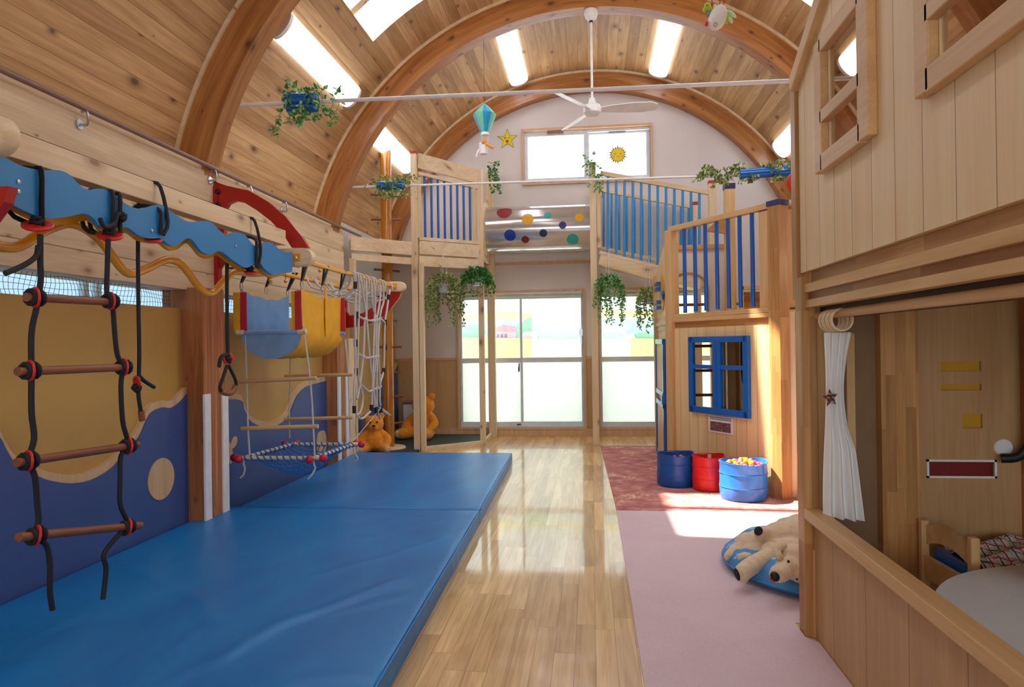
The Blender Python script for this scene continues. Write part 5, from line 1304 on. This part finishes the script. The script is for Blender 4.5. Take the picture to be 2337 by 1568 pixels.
# ================================================================= CEILING FAN
FXC, FYC = 0.045, 7.83
t = thing('ceiling_fan', (FXC, FYC, RI + ZC), 'white three blade ceiling fan on a long rod under the middle arch', 'ceiling fan')
MB().lathe([(0, 5.195), (0.075, 5.195), (0.078, 5.15), (0.065, 5.11), (0.035, 5.07), (0.0, 5.065)], (FXC, FYC, 0), 28).build('canopy', M['whitep'], t, smooth=True)
MB().lathe([(0.02, 5.05), (0.024, 5.08)], (FXC, FYC, 0), 16).build('black_collar', M['blackrub'], t, smooth=True)
MB().tube([(FXC, FYC, 5.08), (FXC, FYC, 4.15)], 0.014, 12).build('rod', M['whitep'], t, smooth=True)
MB().lathe([(0, 4.20), (0.03, 4.19), (0.045, 4.13), (0.09, 4.105), (0.105, 4.07), (0.10, 4.02), (0.06, 3.985), (0, 3.98)], (FXC, FYC, 0), 32).build('motor', M['whitep'], t, smooth=True)
for ang in (358, 118, 238):
    a = math.radians(ang); d = Vector((math.cos(a), math.sin(a), 0)); s_ = Vector((-math.sin(a), math.cos(a), 0))
    ol = [(0.10, -0.035), (0.2, -0.055), (0.45, -0.075), (0.66, -0.07), (0.73, -0.03), (0.735, 0.02), (0.70, 0.06), (0.55, 0.075), (0.3, 0.06), (0.10, 0.035)]
    MB().prism(ol, lambda x, y, z: Vector((FXC, FYC, 4.055 - y * 0.4)) + d * x + s_ * y + Vector((0, 0, z)), -0.004, 0.004).build('blade', M['whitep'], t)
    MB().bar(Vector((FXC, FYC, 4.06)) + d * 0.06, Vector((FXC, FYC, 4.06)) + d * 0.2, 0.03, 0.012).build('blade_arm', M['whitep'], t)

# ================================================================= FOLIAGE
def leaf(mb, p, d, size, rnd):
    d = d.normalized(); s_ = d.cross(Vector((rnd.uniform(-1, 1), rnd.uniform(-1, 1), rnd.uniform(-1, 1)))).normalized(); nrm = d.cross(s_)
    tip = p + d * size; m_ = p + d * size * 0.45
    mb.add([p, m_ + s_ * size * 0.32 + nrm * size * 0.1, tip, m_ - s_ * size * 0.32 + nrm * size * 0.1, m_], [(0, 1, 4), (1, 2, 4), (2, 3, 4), (3, 0, 4)])
def strand(mb, st_, p, dirn, length, rnd, size=0.03, step=0.03, droop=1.0):
    pts = [Vector(p)]; d = Vector(dirn).normalized(); L_ = 0
    while L_ < length:
        d = (d + Vector((rnd.uniform(-.25, .25), rnd.uniform(-.25, .25), -0.22 * droop + rnd.uniform(-.12, .12)))).normalized()
        pts.append(pts[-1] + d * step); L_ += step
        for _ in range(2): leaf(mb, pts[-1], Vector((rnd.uniform(-1, 1), rnd.uniform(-1, 1), rnd.uniform(-1, .5))), size * rnd.uniform(.7, 1.25), rnd)
    if st_ is not None and len(pts) > 1: st_.tube(pts, 0.0018, 3)
def basket(c, top, seed, mat, label, nball, rad, strands, hook='white', pot_r=0.085, bias=(0, 0)):
    rnd = random.Random(seed); t = thing('hanging_plant', c, label, 'hanging plant', None)
    c = Vector(c)
    MB().lathe([(0, -0.075), (pot_r * .72, -0.075), (pot_r, 0.04), (pot_r + 0.006, 0.045), (pot_r * .9, 0.03), (0, 0.02)], c, 24).build('pot', M['pot'], t, smooth=True)
    hk = Vector((c.x, c.y, top - 0.06))
    for k in range(3):
        a = 2 * PI * k / 3 + 0.5; MB().tube([c + Vector((pot_r * math.cos(a), pot_r * math.sin(a), 0.04)), hk], 0.0025, 5).build('hanger_cord', M['cord'], t, smooth=True)
    MB().tube([hk, hk + Vector((0, 0, 0.02)), hk + Vector((0.012, 0, 0.035)), hk + Vector((0.004, 0, 0.055)), hk + Vector((-0.012, 0, 0.045))], 0.0035, 6, smooth=3).build('hook', M[hook], t, smooth=True)
    mb = MB(); stm = MB()
    for _ in range(nball):
        a, b = rnd.uniform(0, 2 * PI), rnd.uniform(-0.5, 1.2); r = rad * rnd.uniform(0.45, 1.0)
        d = Vector((math.cos(a) * math.cos(b), math.sin(a) * math.cos(b), math.sin(b) * 0.75))
        leaf(mb, c + Vector((0, 0, 0.03)) + d * r, d + Vector((rnd.uniform(-.7, .7), rnd.uniform(-.7, .7), rnd.uniform(-.9, .2))), rnd.uniform(0.035, 0.065), rnd)
    for k in range(strands):
        a = rnd.uniform(0, 2 * PI); L_ = rnd.uniform(0.15, 0.62) * (1 if mat != 'leafB' else 0.5)
        strand(mb, stm, c + Vector((math.cos(a) * rad * .7, math.sin(a) * rad * .7, 0.04)), (math.cos(a) * .5 + bias[0], math.sin(a) * .5, 0.1), L_, rnd, 0.042, 0.026, 2.0)
    mb.build('foliage', M[mat], t, clean=False); stm.build('stems', M['leafO'], t, clean=False)
    return t
pc = P(1012, 655, y=9.0); basket((pc.x, 9.02, pc.z), 2.72, 5, 'leafA', 'pale variegated hanging plant with long trailers, under the left loft', 420, 0.21, 44)
pc = P(1090, 640, y=9.32); basket((pc.x, 9.30, pc.z), 2.70, 6, 'leafB', 'dense dark green hanging plant beside the left loft post', 620, 0.20, 22)
pc = P(1390, 655, y=9.42); basket((pc.x, 9.40, pc.z + 0.02), 2.68, 7, 'leafC', 'green ivy hanging plant next to the right loft post', 520, 0.17, 36)
pc = P(1482, 682, y=9.42); basket((pc.x, 9.40, pc.z), 2.58, 9, 'leafO', 'olive hanging plant in a pale pot, under the ramp beside the small playhouse', 300, 0.16, 26)

def pipe_bundle(parent, a, b, r, n=8, tr=0.02):
    a, b = Vector(a), Vector(b); d = (b - a).normalized(); u = d.orthogonal().normalized(); w_ = d.cross(u)
    for k in range(n):
        q = 2 * PI * k / n; o = (u * math.cos(q) + w_ * math.sin(q)) * r
        MB().tube([a + o, b + o], tr, 10).build('blue_pipe', M['bluetube'], parent, smooth=True)
def vine(parent, a, b, n, rnd, mat, spread=0.05, hang=0.12, size=0.04, up=1.0):
    mb = MB(); stm = MB(); a, b = Vector(a), Vector(b)
    pts = []
    for k in range(41):
        s_ = k / 40; q = s_ * 22
        pts.append(a.lerp(b, s_) + Vector((0, math.cos(q) * spread, math.sin(q) * spread)))
    stm.tube(pts, 0.0025, 4)
    for _ in range(n):
        s_ = rnd.random(); q = s_ * 22; p = a.lerp(b, s_) + Vector((0, math.cos(q) * spread, math.sin(q) * spread))
        dv = Vector((rnd.uniform(-1, 1), rnd.uniform(-1, 1), rnd.uniform(-1, up)))
        leaf(mb, p + dv * 0.02, dv, size * rnd.uniform(.7, 1.3), rnd)
        if rnd.random() < 0.06: strand(mb, stm, p, (rnd.uniform(-1, 1), -0.3, rnd.uniform(-.5, .8)), hang, rnd, size, 0.03)
    mb.build('leaves', M[mat], parent, clean=False); stm.build('stem', M['leafB'], parent, clean=False)

# ---- horizontal rods under the arches
t = thing('hanging_rod', (-0.7, 5.25, 3.37), 'nearer thin white rod spanning the room below the ceiling fan', 'rod', 'white rods spanning the room')
p0, p1 = P(522, 241, y=5.27), P(1822, 184, y=5.27); p1 = p0 + (p1 - p0) * 1.25; p1.z = p0.z + (P(1822, 184, y=5.27).z - p0.z) * 1.25
R1a, R1b = p0.copy(), p1.copy()
MB().tube([p0, p1], 0.0155, 10).build('rod', M['whitep'], t, smooth=True)
t = thing('hanging_rod', (-0.7, 7.98, 3.3), 'farther thin white rod crossing in front of the two lofts', 'rod', 'white rods spanning the room')
q0, q1 = P(780, 428, y=7.98), P(1690, 400, y=7.98)
MB().tube([q0, q0 + (q1 - q0) * 1.35], 0.0135, 10).build('rod', M['whitep'], t, smooth=True)
for (u0, v0), (u1, v1), y, r_, lab, n, sp, hg, tr in (((656, 235), (722, 234), 5.27, 0.055, 'blue pipe bundle wrapped in broad green leaves on the nearer rod', 60, 0.09, 0.30, 0.024),
                                                   ((862, 424), (925, 422), 7.98, 0.035, 'small blue pipe bundle covered with ivy, in front of the orange pole', 220, 0.07, 0.16, 0.018)):
    a, b = P(u0, v0, y=y), P(u1, v1, y=y); t = thing('garland', (a + b) / 2, lab, 'garland', None)
    pipe_bundle(t, a, b, r_, 8, tr)
    d = (b - a).normalized(); rnd = random.Random(int(u0))
    vine(t, a - d * 0.03, b + d * (0.22 if y < 6 else 0.03), n, rnd, 'leafC' if y < 6 else 'leafA', sp, hg, 0.052 if y < 6 else 0.04)
    mb = MB(); c = (a + b) / 2
    for k in range(60 if y < 6 else 150):
        p = c + Vector((rnd.uniform(-0.10, 0.14) if y < 6 else rnd.gauss(0, 0.12), rnd.uniform(-.08, .02), rnd.uniform(-0.17, 0.0) if rnd.random() < 0.75 else rnd.uniform(0.02, 0.14)))
        leaf(mb, p, Vector((rnd.uniform(-1, 1), -0.3, rnd.uniform(-1, 0.6))), rnd.uniform(0.05, 0.09) if y < 6 else rnd.uniform(0.03, 0.05), rnd)
    mb.build('drooping_leaves', M['leafC'], t, clean=False)
a, b = P(1688, 398, y=7.5), P(1830, 387, y=7.5)
t = thing('garland', (a + b) / 2, 'long blue pipe bundle with pale ivy at the right end of the farther rod', 'garland')
pipe_bundle(t, a, b, 0.036, 8, 0.02)
vine(t, P(1600, 404, y=7.6), b, 620, random.Random(4), 'leafA', 0.065, 0.15, 0.045)
MB().tube([P(1595, 404, y=7.98), P(1690, 399, y=7.5)], 0.012, 8).build('rod_end', M['whitep'], t, smooth=True)
# ivy sprays on the loft posts
for (u, v, y, lab, seed) in ((1122, 385, 10.1, 'ivy spray spilling over the rear post of the left loft', 3), (1356, 385, 9.5, 'ivy spray with a small grey bauble tied to the right loft post', 8)):
    c = P(u, v, y=y); rnd = random.Random(seed); t = thing('ivy_spray', c, lab, 'ivy')
    mb, stm = MB(), MB()
    for k in range(11 if y > 10 else 8):
        strand(mb, stm, c + Vector((rnd.uniform(-.05, .05), -0.05, rnd.uniform(-.1, .1))), (rnd.uniform(-.6, 1.3) if y > 10 else rnd.uniform(-1, .6), -0.4, rnd.uniform(-1, 1.0)), rnd.uniform(.15, .45), rnd, 0.045, 0.03, 1.3)
    mb.build('leaves', M['leafC' if y < 10 else 'leafB'], t, clean=False); stm.build('stems', M['leafB'], t, clean=False)
    if y < 10: MB().ball(c + Vector((0.0, -0.02, 0.21)), 0.026, 14).build('bauble', M['steel'], t, smooth=True); MB().tube([c + Vector((0, -0.02, 0.19)), c], 0.002, 4).build('wire', M['steel'], t)

# ================================================================= HANGING TOYS
BYp = 7.84
c = P(1106, 262, y=BYp); bt = P(1105, 236, y=BYp); bb = P(1105, 303, y=BYp)
t = thing('balloon_mobile', c, 'blue and green cloth hot air balloon mobile with a white basket, on a thin string', 'mobile')
mb = MB(); n = 16; v = []; prof = [(0.0, bt.z), (0.06, bt.z - 0.05), (0.135, c.z + 0.0), (0.125, c.z - 0.03), (0.06, bb.z + 0.03), (0.045, bb.z)]
for r_, z in prof:
    for k in range(n): v.append((c.x + r_ * math.cos(2 * PI * k / n), c.y + r_ * math.sin(2 * PI * k / n), z))
mb.v = [tuple(q) for q in v]
for i in range(len(prof) - 1):
    for k in range(n): mb.f.append([i * n + k, i * n + (k + 1) % n, (i + 1) * n + (k + 1) % n, (i + 1) * n + k]); mb.mi.append((k // 2) % 2)
mb.build('balloon_cloth', [flat('balloon_blue', '#1f9fd0', 0.5), flat('balloon_green', '#7fd0b0', 0.5)], t, clean=False)
MB().lathe([(0.045, bb.z), (0.05, bb.z - 0.01), (0.045, bb.z - 0.03)], (c.x, c.y, 0), 16).build('lace_trim', M['white'], t, smooth=True)
kb = P(1104, 342, y=BYp)
MB().lathe([(0.045, kb.z - 0.05), (0.052, kb.z + 0.05), (0.048, kb.z + 0.05), (0.04, kb.z - 0.045), (0, kb.z - 0.045)], (kb.x, kb.y, 0), 20).build('basket', M['white'], t, smooth=True)
for k in range(3): a = 2 * PI * k / 3; MB().tube([(c.x + 0.045 * math.cos(a), c.y + 0.045 * math.sin(a), bb.z - 0.02), (kb.x + 0.045 * math.cos(a), kb.y + 0.045 * math.sin(a), kb.z + 0.05)], 0.002, 4).build('basket_cord', M['cord'], t)
MB().ball((kb.x + 0.01, kb.y - 0.02, kb.z + 0.085), 0.028, 12).tube([(kb.x + 0.02, kb.y - 0.03, kb.z + 0.06), (kb.x + 0.07, kb.y - 0.05, kb.z + 0.03), (kb.x + 0.12, kb.y - 0.05, kb.z + 0.0)], 0.014, 8, smooth=2).build('orange_rider', M['furO'], t, smooth=True)
MB().ball((kb.x - 0.035, kb.y, kb.z + 0.07), 0.02, 10).tube([(kb.x - 0.05, kb.y - 0.03, kb.z + 0.0), (kb.x - 0.07, kb.y - 0.04, kb.z - 0.05), (kb.x - 0.08, kb.y - 0.04, kb.z - 0.09)], 0.012, 8, smooth=2).build('white_rider', M['white'], t, smooth=True)
MB().tube([(c.x, c.y, bt.z), (c.x, c.y, 5.06)], 0.0022, 4).build('string', M['black'], t)
# plush bird mobile
BY2 = 5.14
c = P(1638, 40, y=BY2)
t = thing('bird_mobile', c, 'white plush toy bird with green head and wings, hanging near the top right', 'mobile')
W_ = lambda u, v, y=BY2: P(u, v, y=y)
r_ = lambda px: px * BY2 / 1560
MB().ball(c, r_(27), 20, (0.72, 0.7, 1.05), Matrix.Rotation(0.35, 3, 'Y')).build('body', flat('white_plush', '#e6ded2', 0.9), t, smooth=True)
g1, g2 = flat('lime_felt', '#b9c23c', 0.85), flat('pale_green_felt', '#c8e0b0', 0.85)
MB().ball(W_(1615, 14), r_(8.5), 14, (0.9, 0.8, 1.0)).ball(W_(1610, 22), r_(6.5), 14).ball(W_(1619, 21), r_(7), 12).build('head', g1, t, smooth=True)
MB().ball(W_(1613.5, 12, BY2 - 0.03), r_(1.4), 8).build('eye', M['blackrub'], t, smooth=True)
MB().ball(W_(1632, 15), r_(5), 12).build('crest', g2, t, smooth=True)
for (u, v, a) in ((1662, 27, 0.3), (1672, 33, 0.8), (1661, 38, 0.6), (1666, 44, 1.1), (1656, 45, 1.3)):
    MB().ball(W_(u, v), r_(10), 12, (1.1, 0.4, 0.45), Matrix.Rotation(a, 3, 'Y')).build('wing_feather', g2 if u > 1661 else g1, t, smooth=True)
MB().ball(W_(1618, 30), r_(8), 12, (0.5, 0.6, 1.2), Matrix.Rotation(0.5, 3, 'Y')).build('scarf', flat('lilac_felt', '#8a90b4', 0.85), t, smooth=True)
MB().ball(W_(1612, 54), r_(5), 12, (0.8, 0.8, 1.3)).build('red_foot', M['redball'], t, smooth=True)
MB().tube([W_(1633 + 4 * math.cos(a), 56 + 4.5 * math.sin(a), BY2 - 0.065) for a in [2 * PI * k / 14 for k in range(14)]], 0.0025, 5, closed=True).build('stitched_ring', M['pipe'], t, smooth=True)
for u, cc in ((1620, 'cord'), (1625, 'red'), (1643, 'red'), (1652, 'red')):
    p = W_(u, 20); MB().tube([p, (p.x, p.y, ZC + math.sqrt(RI ** 2 - p.x ** 2) + 0.01)], 0.003 if cc == 'red' else 0.0015, 5).build('string', M[cc], t, smooth=True)

# ================================================================= STICKERS ON THE FAR WALL
c = P(1158, 318, y=YB); st = []
for k in range(10):
    a = PI / 2 + PI * k / 5; rr = 0.165 if k % 2 == 0 else 0.068; st.append((c.x + rr * math.cos(a), c.z + rr * math.sin(a)))
t = thing('star_sticker', c, 'yellow winking star sticker on the gable wall, left of the upper window', 'sticker')
sc_ = lambda pts, k: [(c.x + (a - c.x) * k, c.z + (b - c.z) * k) for a, b in pts]
MB().prism(sc_(st, 1.0), fy, YB - 0.004, YB - 0.001).build('outline', M['line'], t)
MB().prism(sc_(st, 0.91), fy, YB - 0.006, YB - 0.004).build('star', M['sticker_y'], t)
ell = lambda x, z, a, b, n=16: [(x + a * math.cos(2 * PI * k / n), z + b * math.sin(2 * PI * k / n)) for k in range(n)]
MB().prism(ell(c.x - 0.035, c.z + 0.02, 0.009, 0.014), fy, YB - 0.008, YB - 0.006).build('eye', M['line'], t)
MB().prism([(c.x + 0.015, c.z + 0.015), (c.x + 0.03, c.z + 0.026), (c.x + 0.05, c.z + 0.018), (c.x + 0.05, c.z + 0.024), (c.x + 0.03, c.z + 0.033), (c.x + 0.013, c.z + 0.021)], fy, YB - 0.008, YB - 0.006).build('winking_eye', M['line'], t)
MB().prism(ell(c.x - 0.004, c.z - 0.03, 0.024, 0.02), fy, YB - 0.008, YB - 0.006).build('mouth', M['mouth'], t)
c = P(1410, 353, y=YB + 0.06)
t = thing('sun_sticker', c, 'yellow smiling sun sticker with pointed rays on the upper window pane', 'sticker')
ys_ = YB + 0.062
for k, cc in enumerate(['#d8c41e', '#8f7a6a', '#c96a5c', '#8a8f94'] * 5):
    a = 2 * PI * k / 20; d = Vector((math.cos(a), math.sin(a))); s_ = Vector((-d.y, d.x))
    if k < 4: M['ray%d' % k] = flat('sun_ray_%d' % k, cc, 0.5)
    pl = [tuple(Vector((c.x, c.z)) + d * 0.095 - s_ * 0.018), tuple(Vector((c.x, c.z)) + d * (0.155 if k % 2 else 0.14)), tuple(Vector((c.x, c.z)) + d * 0.095 + s_ * 0.018)]
    MB().prism(pl, fy, ys_, ys_ + 0.002).build('ray', M['ray%d' % (k % 4)], t)
MB().prism(ell(c.x, c.z, 0.104, 0.104, 32), fy, ys_ - 0.002, ys_).build('outline', M['line'], t)
MB().prism(ell(c.x, c.z, 0.098, 0.098, 32), fy, ys_ - 0.004, ys_ - 0.002).build('face', flat('sun_yellow', '#f2d21a', 0.4), t)
for sx in (-1, 1):
    MB().prism(ell(c.x + sx * 0.04, c.z + 0.01, 0.006, 0.008, 10), fy, ys_ - 0.006, ys_ - 0.004).build('eye', M['line'], t)
    MB().prism(ell(c.x + sx * 0.066, c.z - 0.025, 0.017, 0.017, 14), fy, ys_ - 0.006, ys_ - 0.004).build('cheek', flat('sun_cheek_%d' % sx, '#c9b47a', 0.5), t)
MB().tube([(c.x - 0.028, ys_ - 0.005, c.z - 0.02), (c.x, ys_ - 0.005, c.z - 0.036), (c.x + 0.028, ys_ - 0.005, c.z - 0.02)], 0.0022, 5, smooth=4).build('smile', M['line'], t)

# ================================================================= PLUSH DOG ON ITS CUSHION
M['cush'] = None
def paws():
    m = N('paw_print_fabric'); x = m.coord(); v = m.vec(x[0], x[1], 0.0)
    vo = m.n('ShaderNodeTexVoronoi', voronoi_dimensions='2D'); vo.inputs['Scale'].default_value = 6.0; vo.inputs['Randomness'].default_value = 0.7; m.l(v, vo.inputs['Vector'])
    # a pad and four toes around every cell point
    sub = m.n('ShaderNodeVectorMath', operation='SUBTRACT'); sc5 = m.n('ShaderNodeVectorMath', operation='SCALE'); sc5.inputs[3].default_value = 5.0
    m.l(v, sc5.inputs[0])
    sepP = m.n('ShaderNodeVectorMath', operation='SUBTRACT'); m.l(v, sepP.inputs[0]); m.l(vo.outputs['Position'], sepP.inputs[1])
    mask = None
    for dx, dy, rr in ((0, -0.008, 0.019), (-0.028, 0.012, 0.0095), (-0.011, 0.028, 0.0095), (0.011, 0.028, 0.0095), (0.028, 0.012, 0.0095)):
        o = m.n('ShaderNodeVectorMath', operation='DISTANCE'); m.l(sepP.outputs[0], o.inputs[0]); o.inputs[1].default_value = (dx, dy, 0)
        g = m.math('LESS_THAN', o.outputs['Value'], rr); mask = g if mask is None else m.math('MAXIMUM', mask, g)
    base = m.ramp(m.noise(v, 6, 3), [(0.3, S('#2f78ba')), (0.7, S('#4a93cc'))])
    m.set(Base_Color=m.mix(mask, base, S('#9cc6e2')), Roughness=0.6); m.bump(m.noise(v, 7, 3), 0.5, 0.02); return m.m
M['cush'] = paws()
CX, CY, CRr = 1.46, 4.36, 0.66
t = thing('pet_cushion', (CX, CY, 0), 'round light blue cushion with pale paw prints on the pink carpet', 'cushion')
mb = MB().lathe([(0, 0.008), (CRr - 0.07, 0.008), (CRr - 0.02, 0.025), (CRr, 0.055), (CRr - 0.01, 0.085), (CRr - 0.05, 0.12), (CRr - 0.12, 0.142), (CRr - 0.2, 0.15), (CRr - 0.3, 0.152), (0, 0.152)], (CX, CY, 0), 64)
mb.v = [(x, y, z + (0.012 * math.sin(9 * math.atan2(y - CY, x - CX)) if z > 0.08 else 0)) for x, y, z in mb.v]
mb.build('cover', M['cush'], t, smooth=True)
MB().tube([(CX + (CRr + 0.002) * math.cos(2 * PI * k / 64), CY + (CRr + 0.002) * math.sin(2 * PI * k / 64), 0.05) for k in range(64)], 0.006, 6, closed=True).build('piping', M['cush'], t, smooth=True)

def blobs(items):
    mb = MB()
    for it in items:
        if it[0] == 's': _, p, r, s_, rot = it; mb.ball(p, r, 20, s_, rot)
        else: _, pts, r0, r1 = it; mb.tube(pts, r0, 16, smooth=3, taper=r1); mb.ball(pts[0], r0, 16); mb.ball(pts[-1], r1, 16)
    return mb
def plush(o, vox=0.012, disp=0.006, col=None):
    md = o.modifiers.new('r', 'REMESH'); md.mode = 'VOXEL'; md.voxel_size = vox; md.use_smooth_shade = True
    sm_ = o.modifiers.new('s', 'SMOOTH'); sm_.factor = 0.6; sm_.iterations = 4
    tx = bpy.data.textures.new('fur', 'CLOUDS'); tx.noise_scale = 0.02
    d = o.modifiers.new('d', 'DISPLACE'); d.texture = tx; d.strength = disp; d.mid_level = 0.5
    return o
D_ = lambda u, v, y: P(u, v, y=y)
t = thing('plush_dog', (1.35, 4.3, 0.15), 'big cream plush dog lying curled on the blue paw print cushion', 'plush toy')
ry = lambda px, y: px * y / 1560
it = []
def s_(u, v, y, px, sc=(1, 1, 1), rot=None): it.append(('s', D_(u, v, y), ry(px, y), sc, rot))
# trunk and haunches
s_(1712, 1246, 4.42, 32, (1.1, 1, 0.95)); s_(1745, 1240, 4.42, 36, (1.1, 1, 0.95)); s_(1785, 1232, 4.45, 40, (1.15, 1.1, 1.0)); s_(1830, 1235, 4.45, 50, (1.2, 1.1, 1.0))
s_(1732, 1264, 4.34, 30, (1.2, 1, 0.8)); s_(1768, 1256, 4.34, 34, (1.2, 1, 0.8)); s_(1805, 1262, 4.3, 40, (1.2, 1, 0.8)); s_(1805, 1208, 4.62, 30, (1.3, 1, 0.9)); s_(1835, 1204, 4.66, 34, (1.4, 1, 0.9)); s_(1697, 1262, 4.36, 20)
# far leg with raised paw
it.append(('t', [D_(1765, 1228, 4.4), D_(1745, 1218, 4.36), D_(1733, 1216, 4.32)], ry(18, 4.4), ry(13, 4.4)))
# tail / hind leg at the left
it.append(('t', [D_(1690, 1250, 4.42), D_(1672, 1258, 4.36), D_(1660, 1272, 4.30)], ry(13, 4.4), ry(9, 4.3)))
# small fore paw under the arm
s_(1702, 1274, 4.22, 17, (1.15, 1, 0.8))
# long front leg reaching left and down
it.append(('t', [D_(1768, 1268, 4.18), D_(1742, 1278, 4.10), D_(1715, 1292, 4.02), D_(1697, 1304, 3.96)], ry(21, 4.1), ry(19, 4.0)))
s_(1694, 1310, 3.94, 20, (0.8, 1, 1.05)); s_(1760, 1262, 4.2, 24)
o = plush(blobs(it).build('body', M['fur'], t)); 
it = []
s_(1818, 1280, 3.95, 36, (1.15, 1, 0.95)); s_(1800, 1296, 3.86, 27, (1.1, 1, 0.9)); s_(1782, 1307, 3.80, 23, (1.0, 1, 0.9)); s_(1775, 1311, 3.76, 19); s_(1808, 1262, 4.0, 26, (1.2, 1, 0.8)); s_(1835, 1310, 3.84, 26, (1.3, 1, 0.8))
plush(blobs(it).build('head', M['fur'], t))
it = []
it.append(('t', [D_(1786, 1246, 3.98), D_(1774, 1250, 3.92), D_(1772, 1262, 3.88), D_(1779, 1270, 3.86)], ry(11, 3.9), ry(9, 3.9)))
plush(blobs(it).build('ear', M['fur'], t), 0.01)
MB().ball(D_(1768.5, 1316, 3.66), ry(11.5, 3.7), 20, (0.85, 0.7, 1.0), Matrix.Rotation(-0.5, 3, 'Y')).build('nose', M['blackrub'], t, smooth=True)
MB().tube([D_(1757, 1318, 3.64), D_(1760, 1325, 3.64), D_(1768, 1330, 3.64)], 0.004, 6, smooth=3).build('red_mouth', M['reddisc'], t, smooth=True)
MB().ball(D_(1799.5, 1281.5, 3.75), ry(3.2, 3.75), 12).build('eye', M['blackrub'], t, smooth=True)
MB().ball(D_(1819, 1322, 3.68), ry(2.6, 3.7), 12).build('eye', M['blackrub'], t, smooth=True)
MB().ball(D_(1682, 1311, 3.86), ry(11, 3.86), 18, (0.5, 0.6, 1.35), Matrix.Rotation(-0.3, 3, 'Y')).build('paw_pad', M['blackrub'], t, smooth=True)
MB().ball(D_(1731, 1212, 4.24), ry(10, 4.24), 18, (0.95, 0.5, 1.05), Matrix.Rotation(0.3, 3, 'Y')).build('paw_pad', M['blackrub'], t, smooth=True)

# ================================================================= PLUSH TOYS IN THE FAR LEFT CORNER
def bear(c, s, mt, label, face=0.0):
    """seated teddy: body, head, ears, arms and legs in one skin"""
    t = thing('teddy_bear', c, label, 'plush toy'); c = Vector(c)
    R = Matrix.Rotation(face, 3, 'Z')
    p = lambda x, y, z: c + R @ Vector((x, y, z)) * s
    it = [('s', p(0, 0, 0.16), 0.15 * s, (1, 0.9, 1.05), None), ('s', p(0, -0.01, 0.38), 0.125 * s, (1.1, 0.95, 0.95), None),
          ('s', p(-0.11, 0.0, 0.49), 0.045 * s, (1, 0.6, 1), None), ('s', p(0.11, 0, 0.49), 0.045 * s, (1, 0.6, 1), None), ('s', p(0, -0.11, 0.35), 0.06 * s, (1.1, 1, 0.8), None)]
    for sx in (-1, 1):
        it.append(('t', [p(sx * 0.11, -0.02, 0.25), p(sx * 0.19, -0.07, 0.18), p(sx * 0.17, -0.15, 0.12)], 0.052 * s, 0.045 * s))
        it.append(('t', [p(sx * 0.09, -0.04, 0.07), p(sx * 0.15, -0.18, 0.065), p(sx * 0.17, -0.27, 0.07)], 0.07 * s, 0.06 * s))
    plush(blobs(it).build('body', M[mt], t), 0.014, 0.005)
    for sx in (-1, 1):
        MB().ball(p(sx * 0.045, -0.125, 0.415), 0.014 * s, 10).build('eye', M['blackrub'], t, smooth=True)
        MB().ball(p(sx * 0.17, -0.315, 0.07), 0.038 * s, 12, (1, 0.4, 1.1)).build('foot_pad', M['fur'], t, smooth=True)
    MB().ball(p(0, -0.165, 0.37), 0.02 * s, 10, (1.2, 0.7, 0.8)).build('nose', M['blackrub'], t, smooth=True)
    MB().ball(p(0, -0.155, 0.335), 0.03 * s, 10, (0.8, 0.4, 0.5)).build('mouth', M['mouth'], t, smooth=True)
    return t
bear((-2.82, 8.60, 0.035), 0.95, 'furO', 'orange teddy bear sitting left of the climbing pole foot', 0.3)
bear((-2.50, 9.98, 0.035), 1.25, 'furO', 'larger orange teddy bear sitting between the pole and the loft post', -0.3)
t = thing('toy_box', (-2.72, 10.25, 0.03), 'white toy box against the back wall behind the teddy bears', 'box')
MB().box((-2.86, 10.13, 0.03), (-2.56, 10.36, 0.52)).build('box', M['white'], t, bevel=0.01)
MB().box((-2.87, 10.12, 0.52), (-2.55, 10.37, 0.55)).build('lid', M['pipe'], t, bevel=0.008)
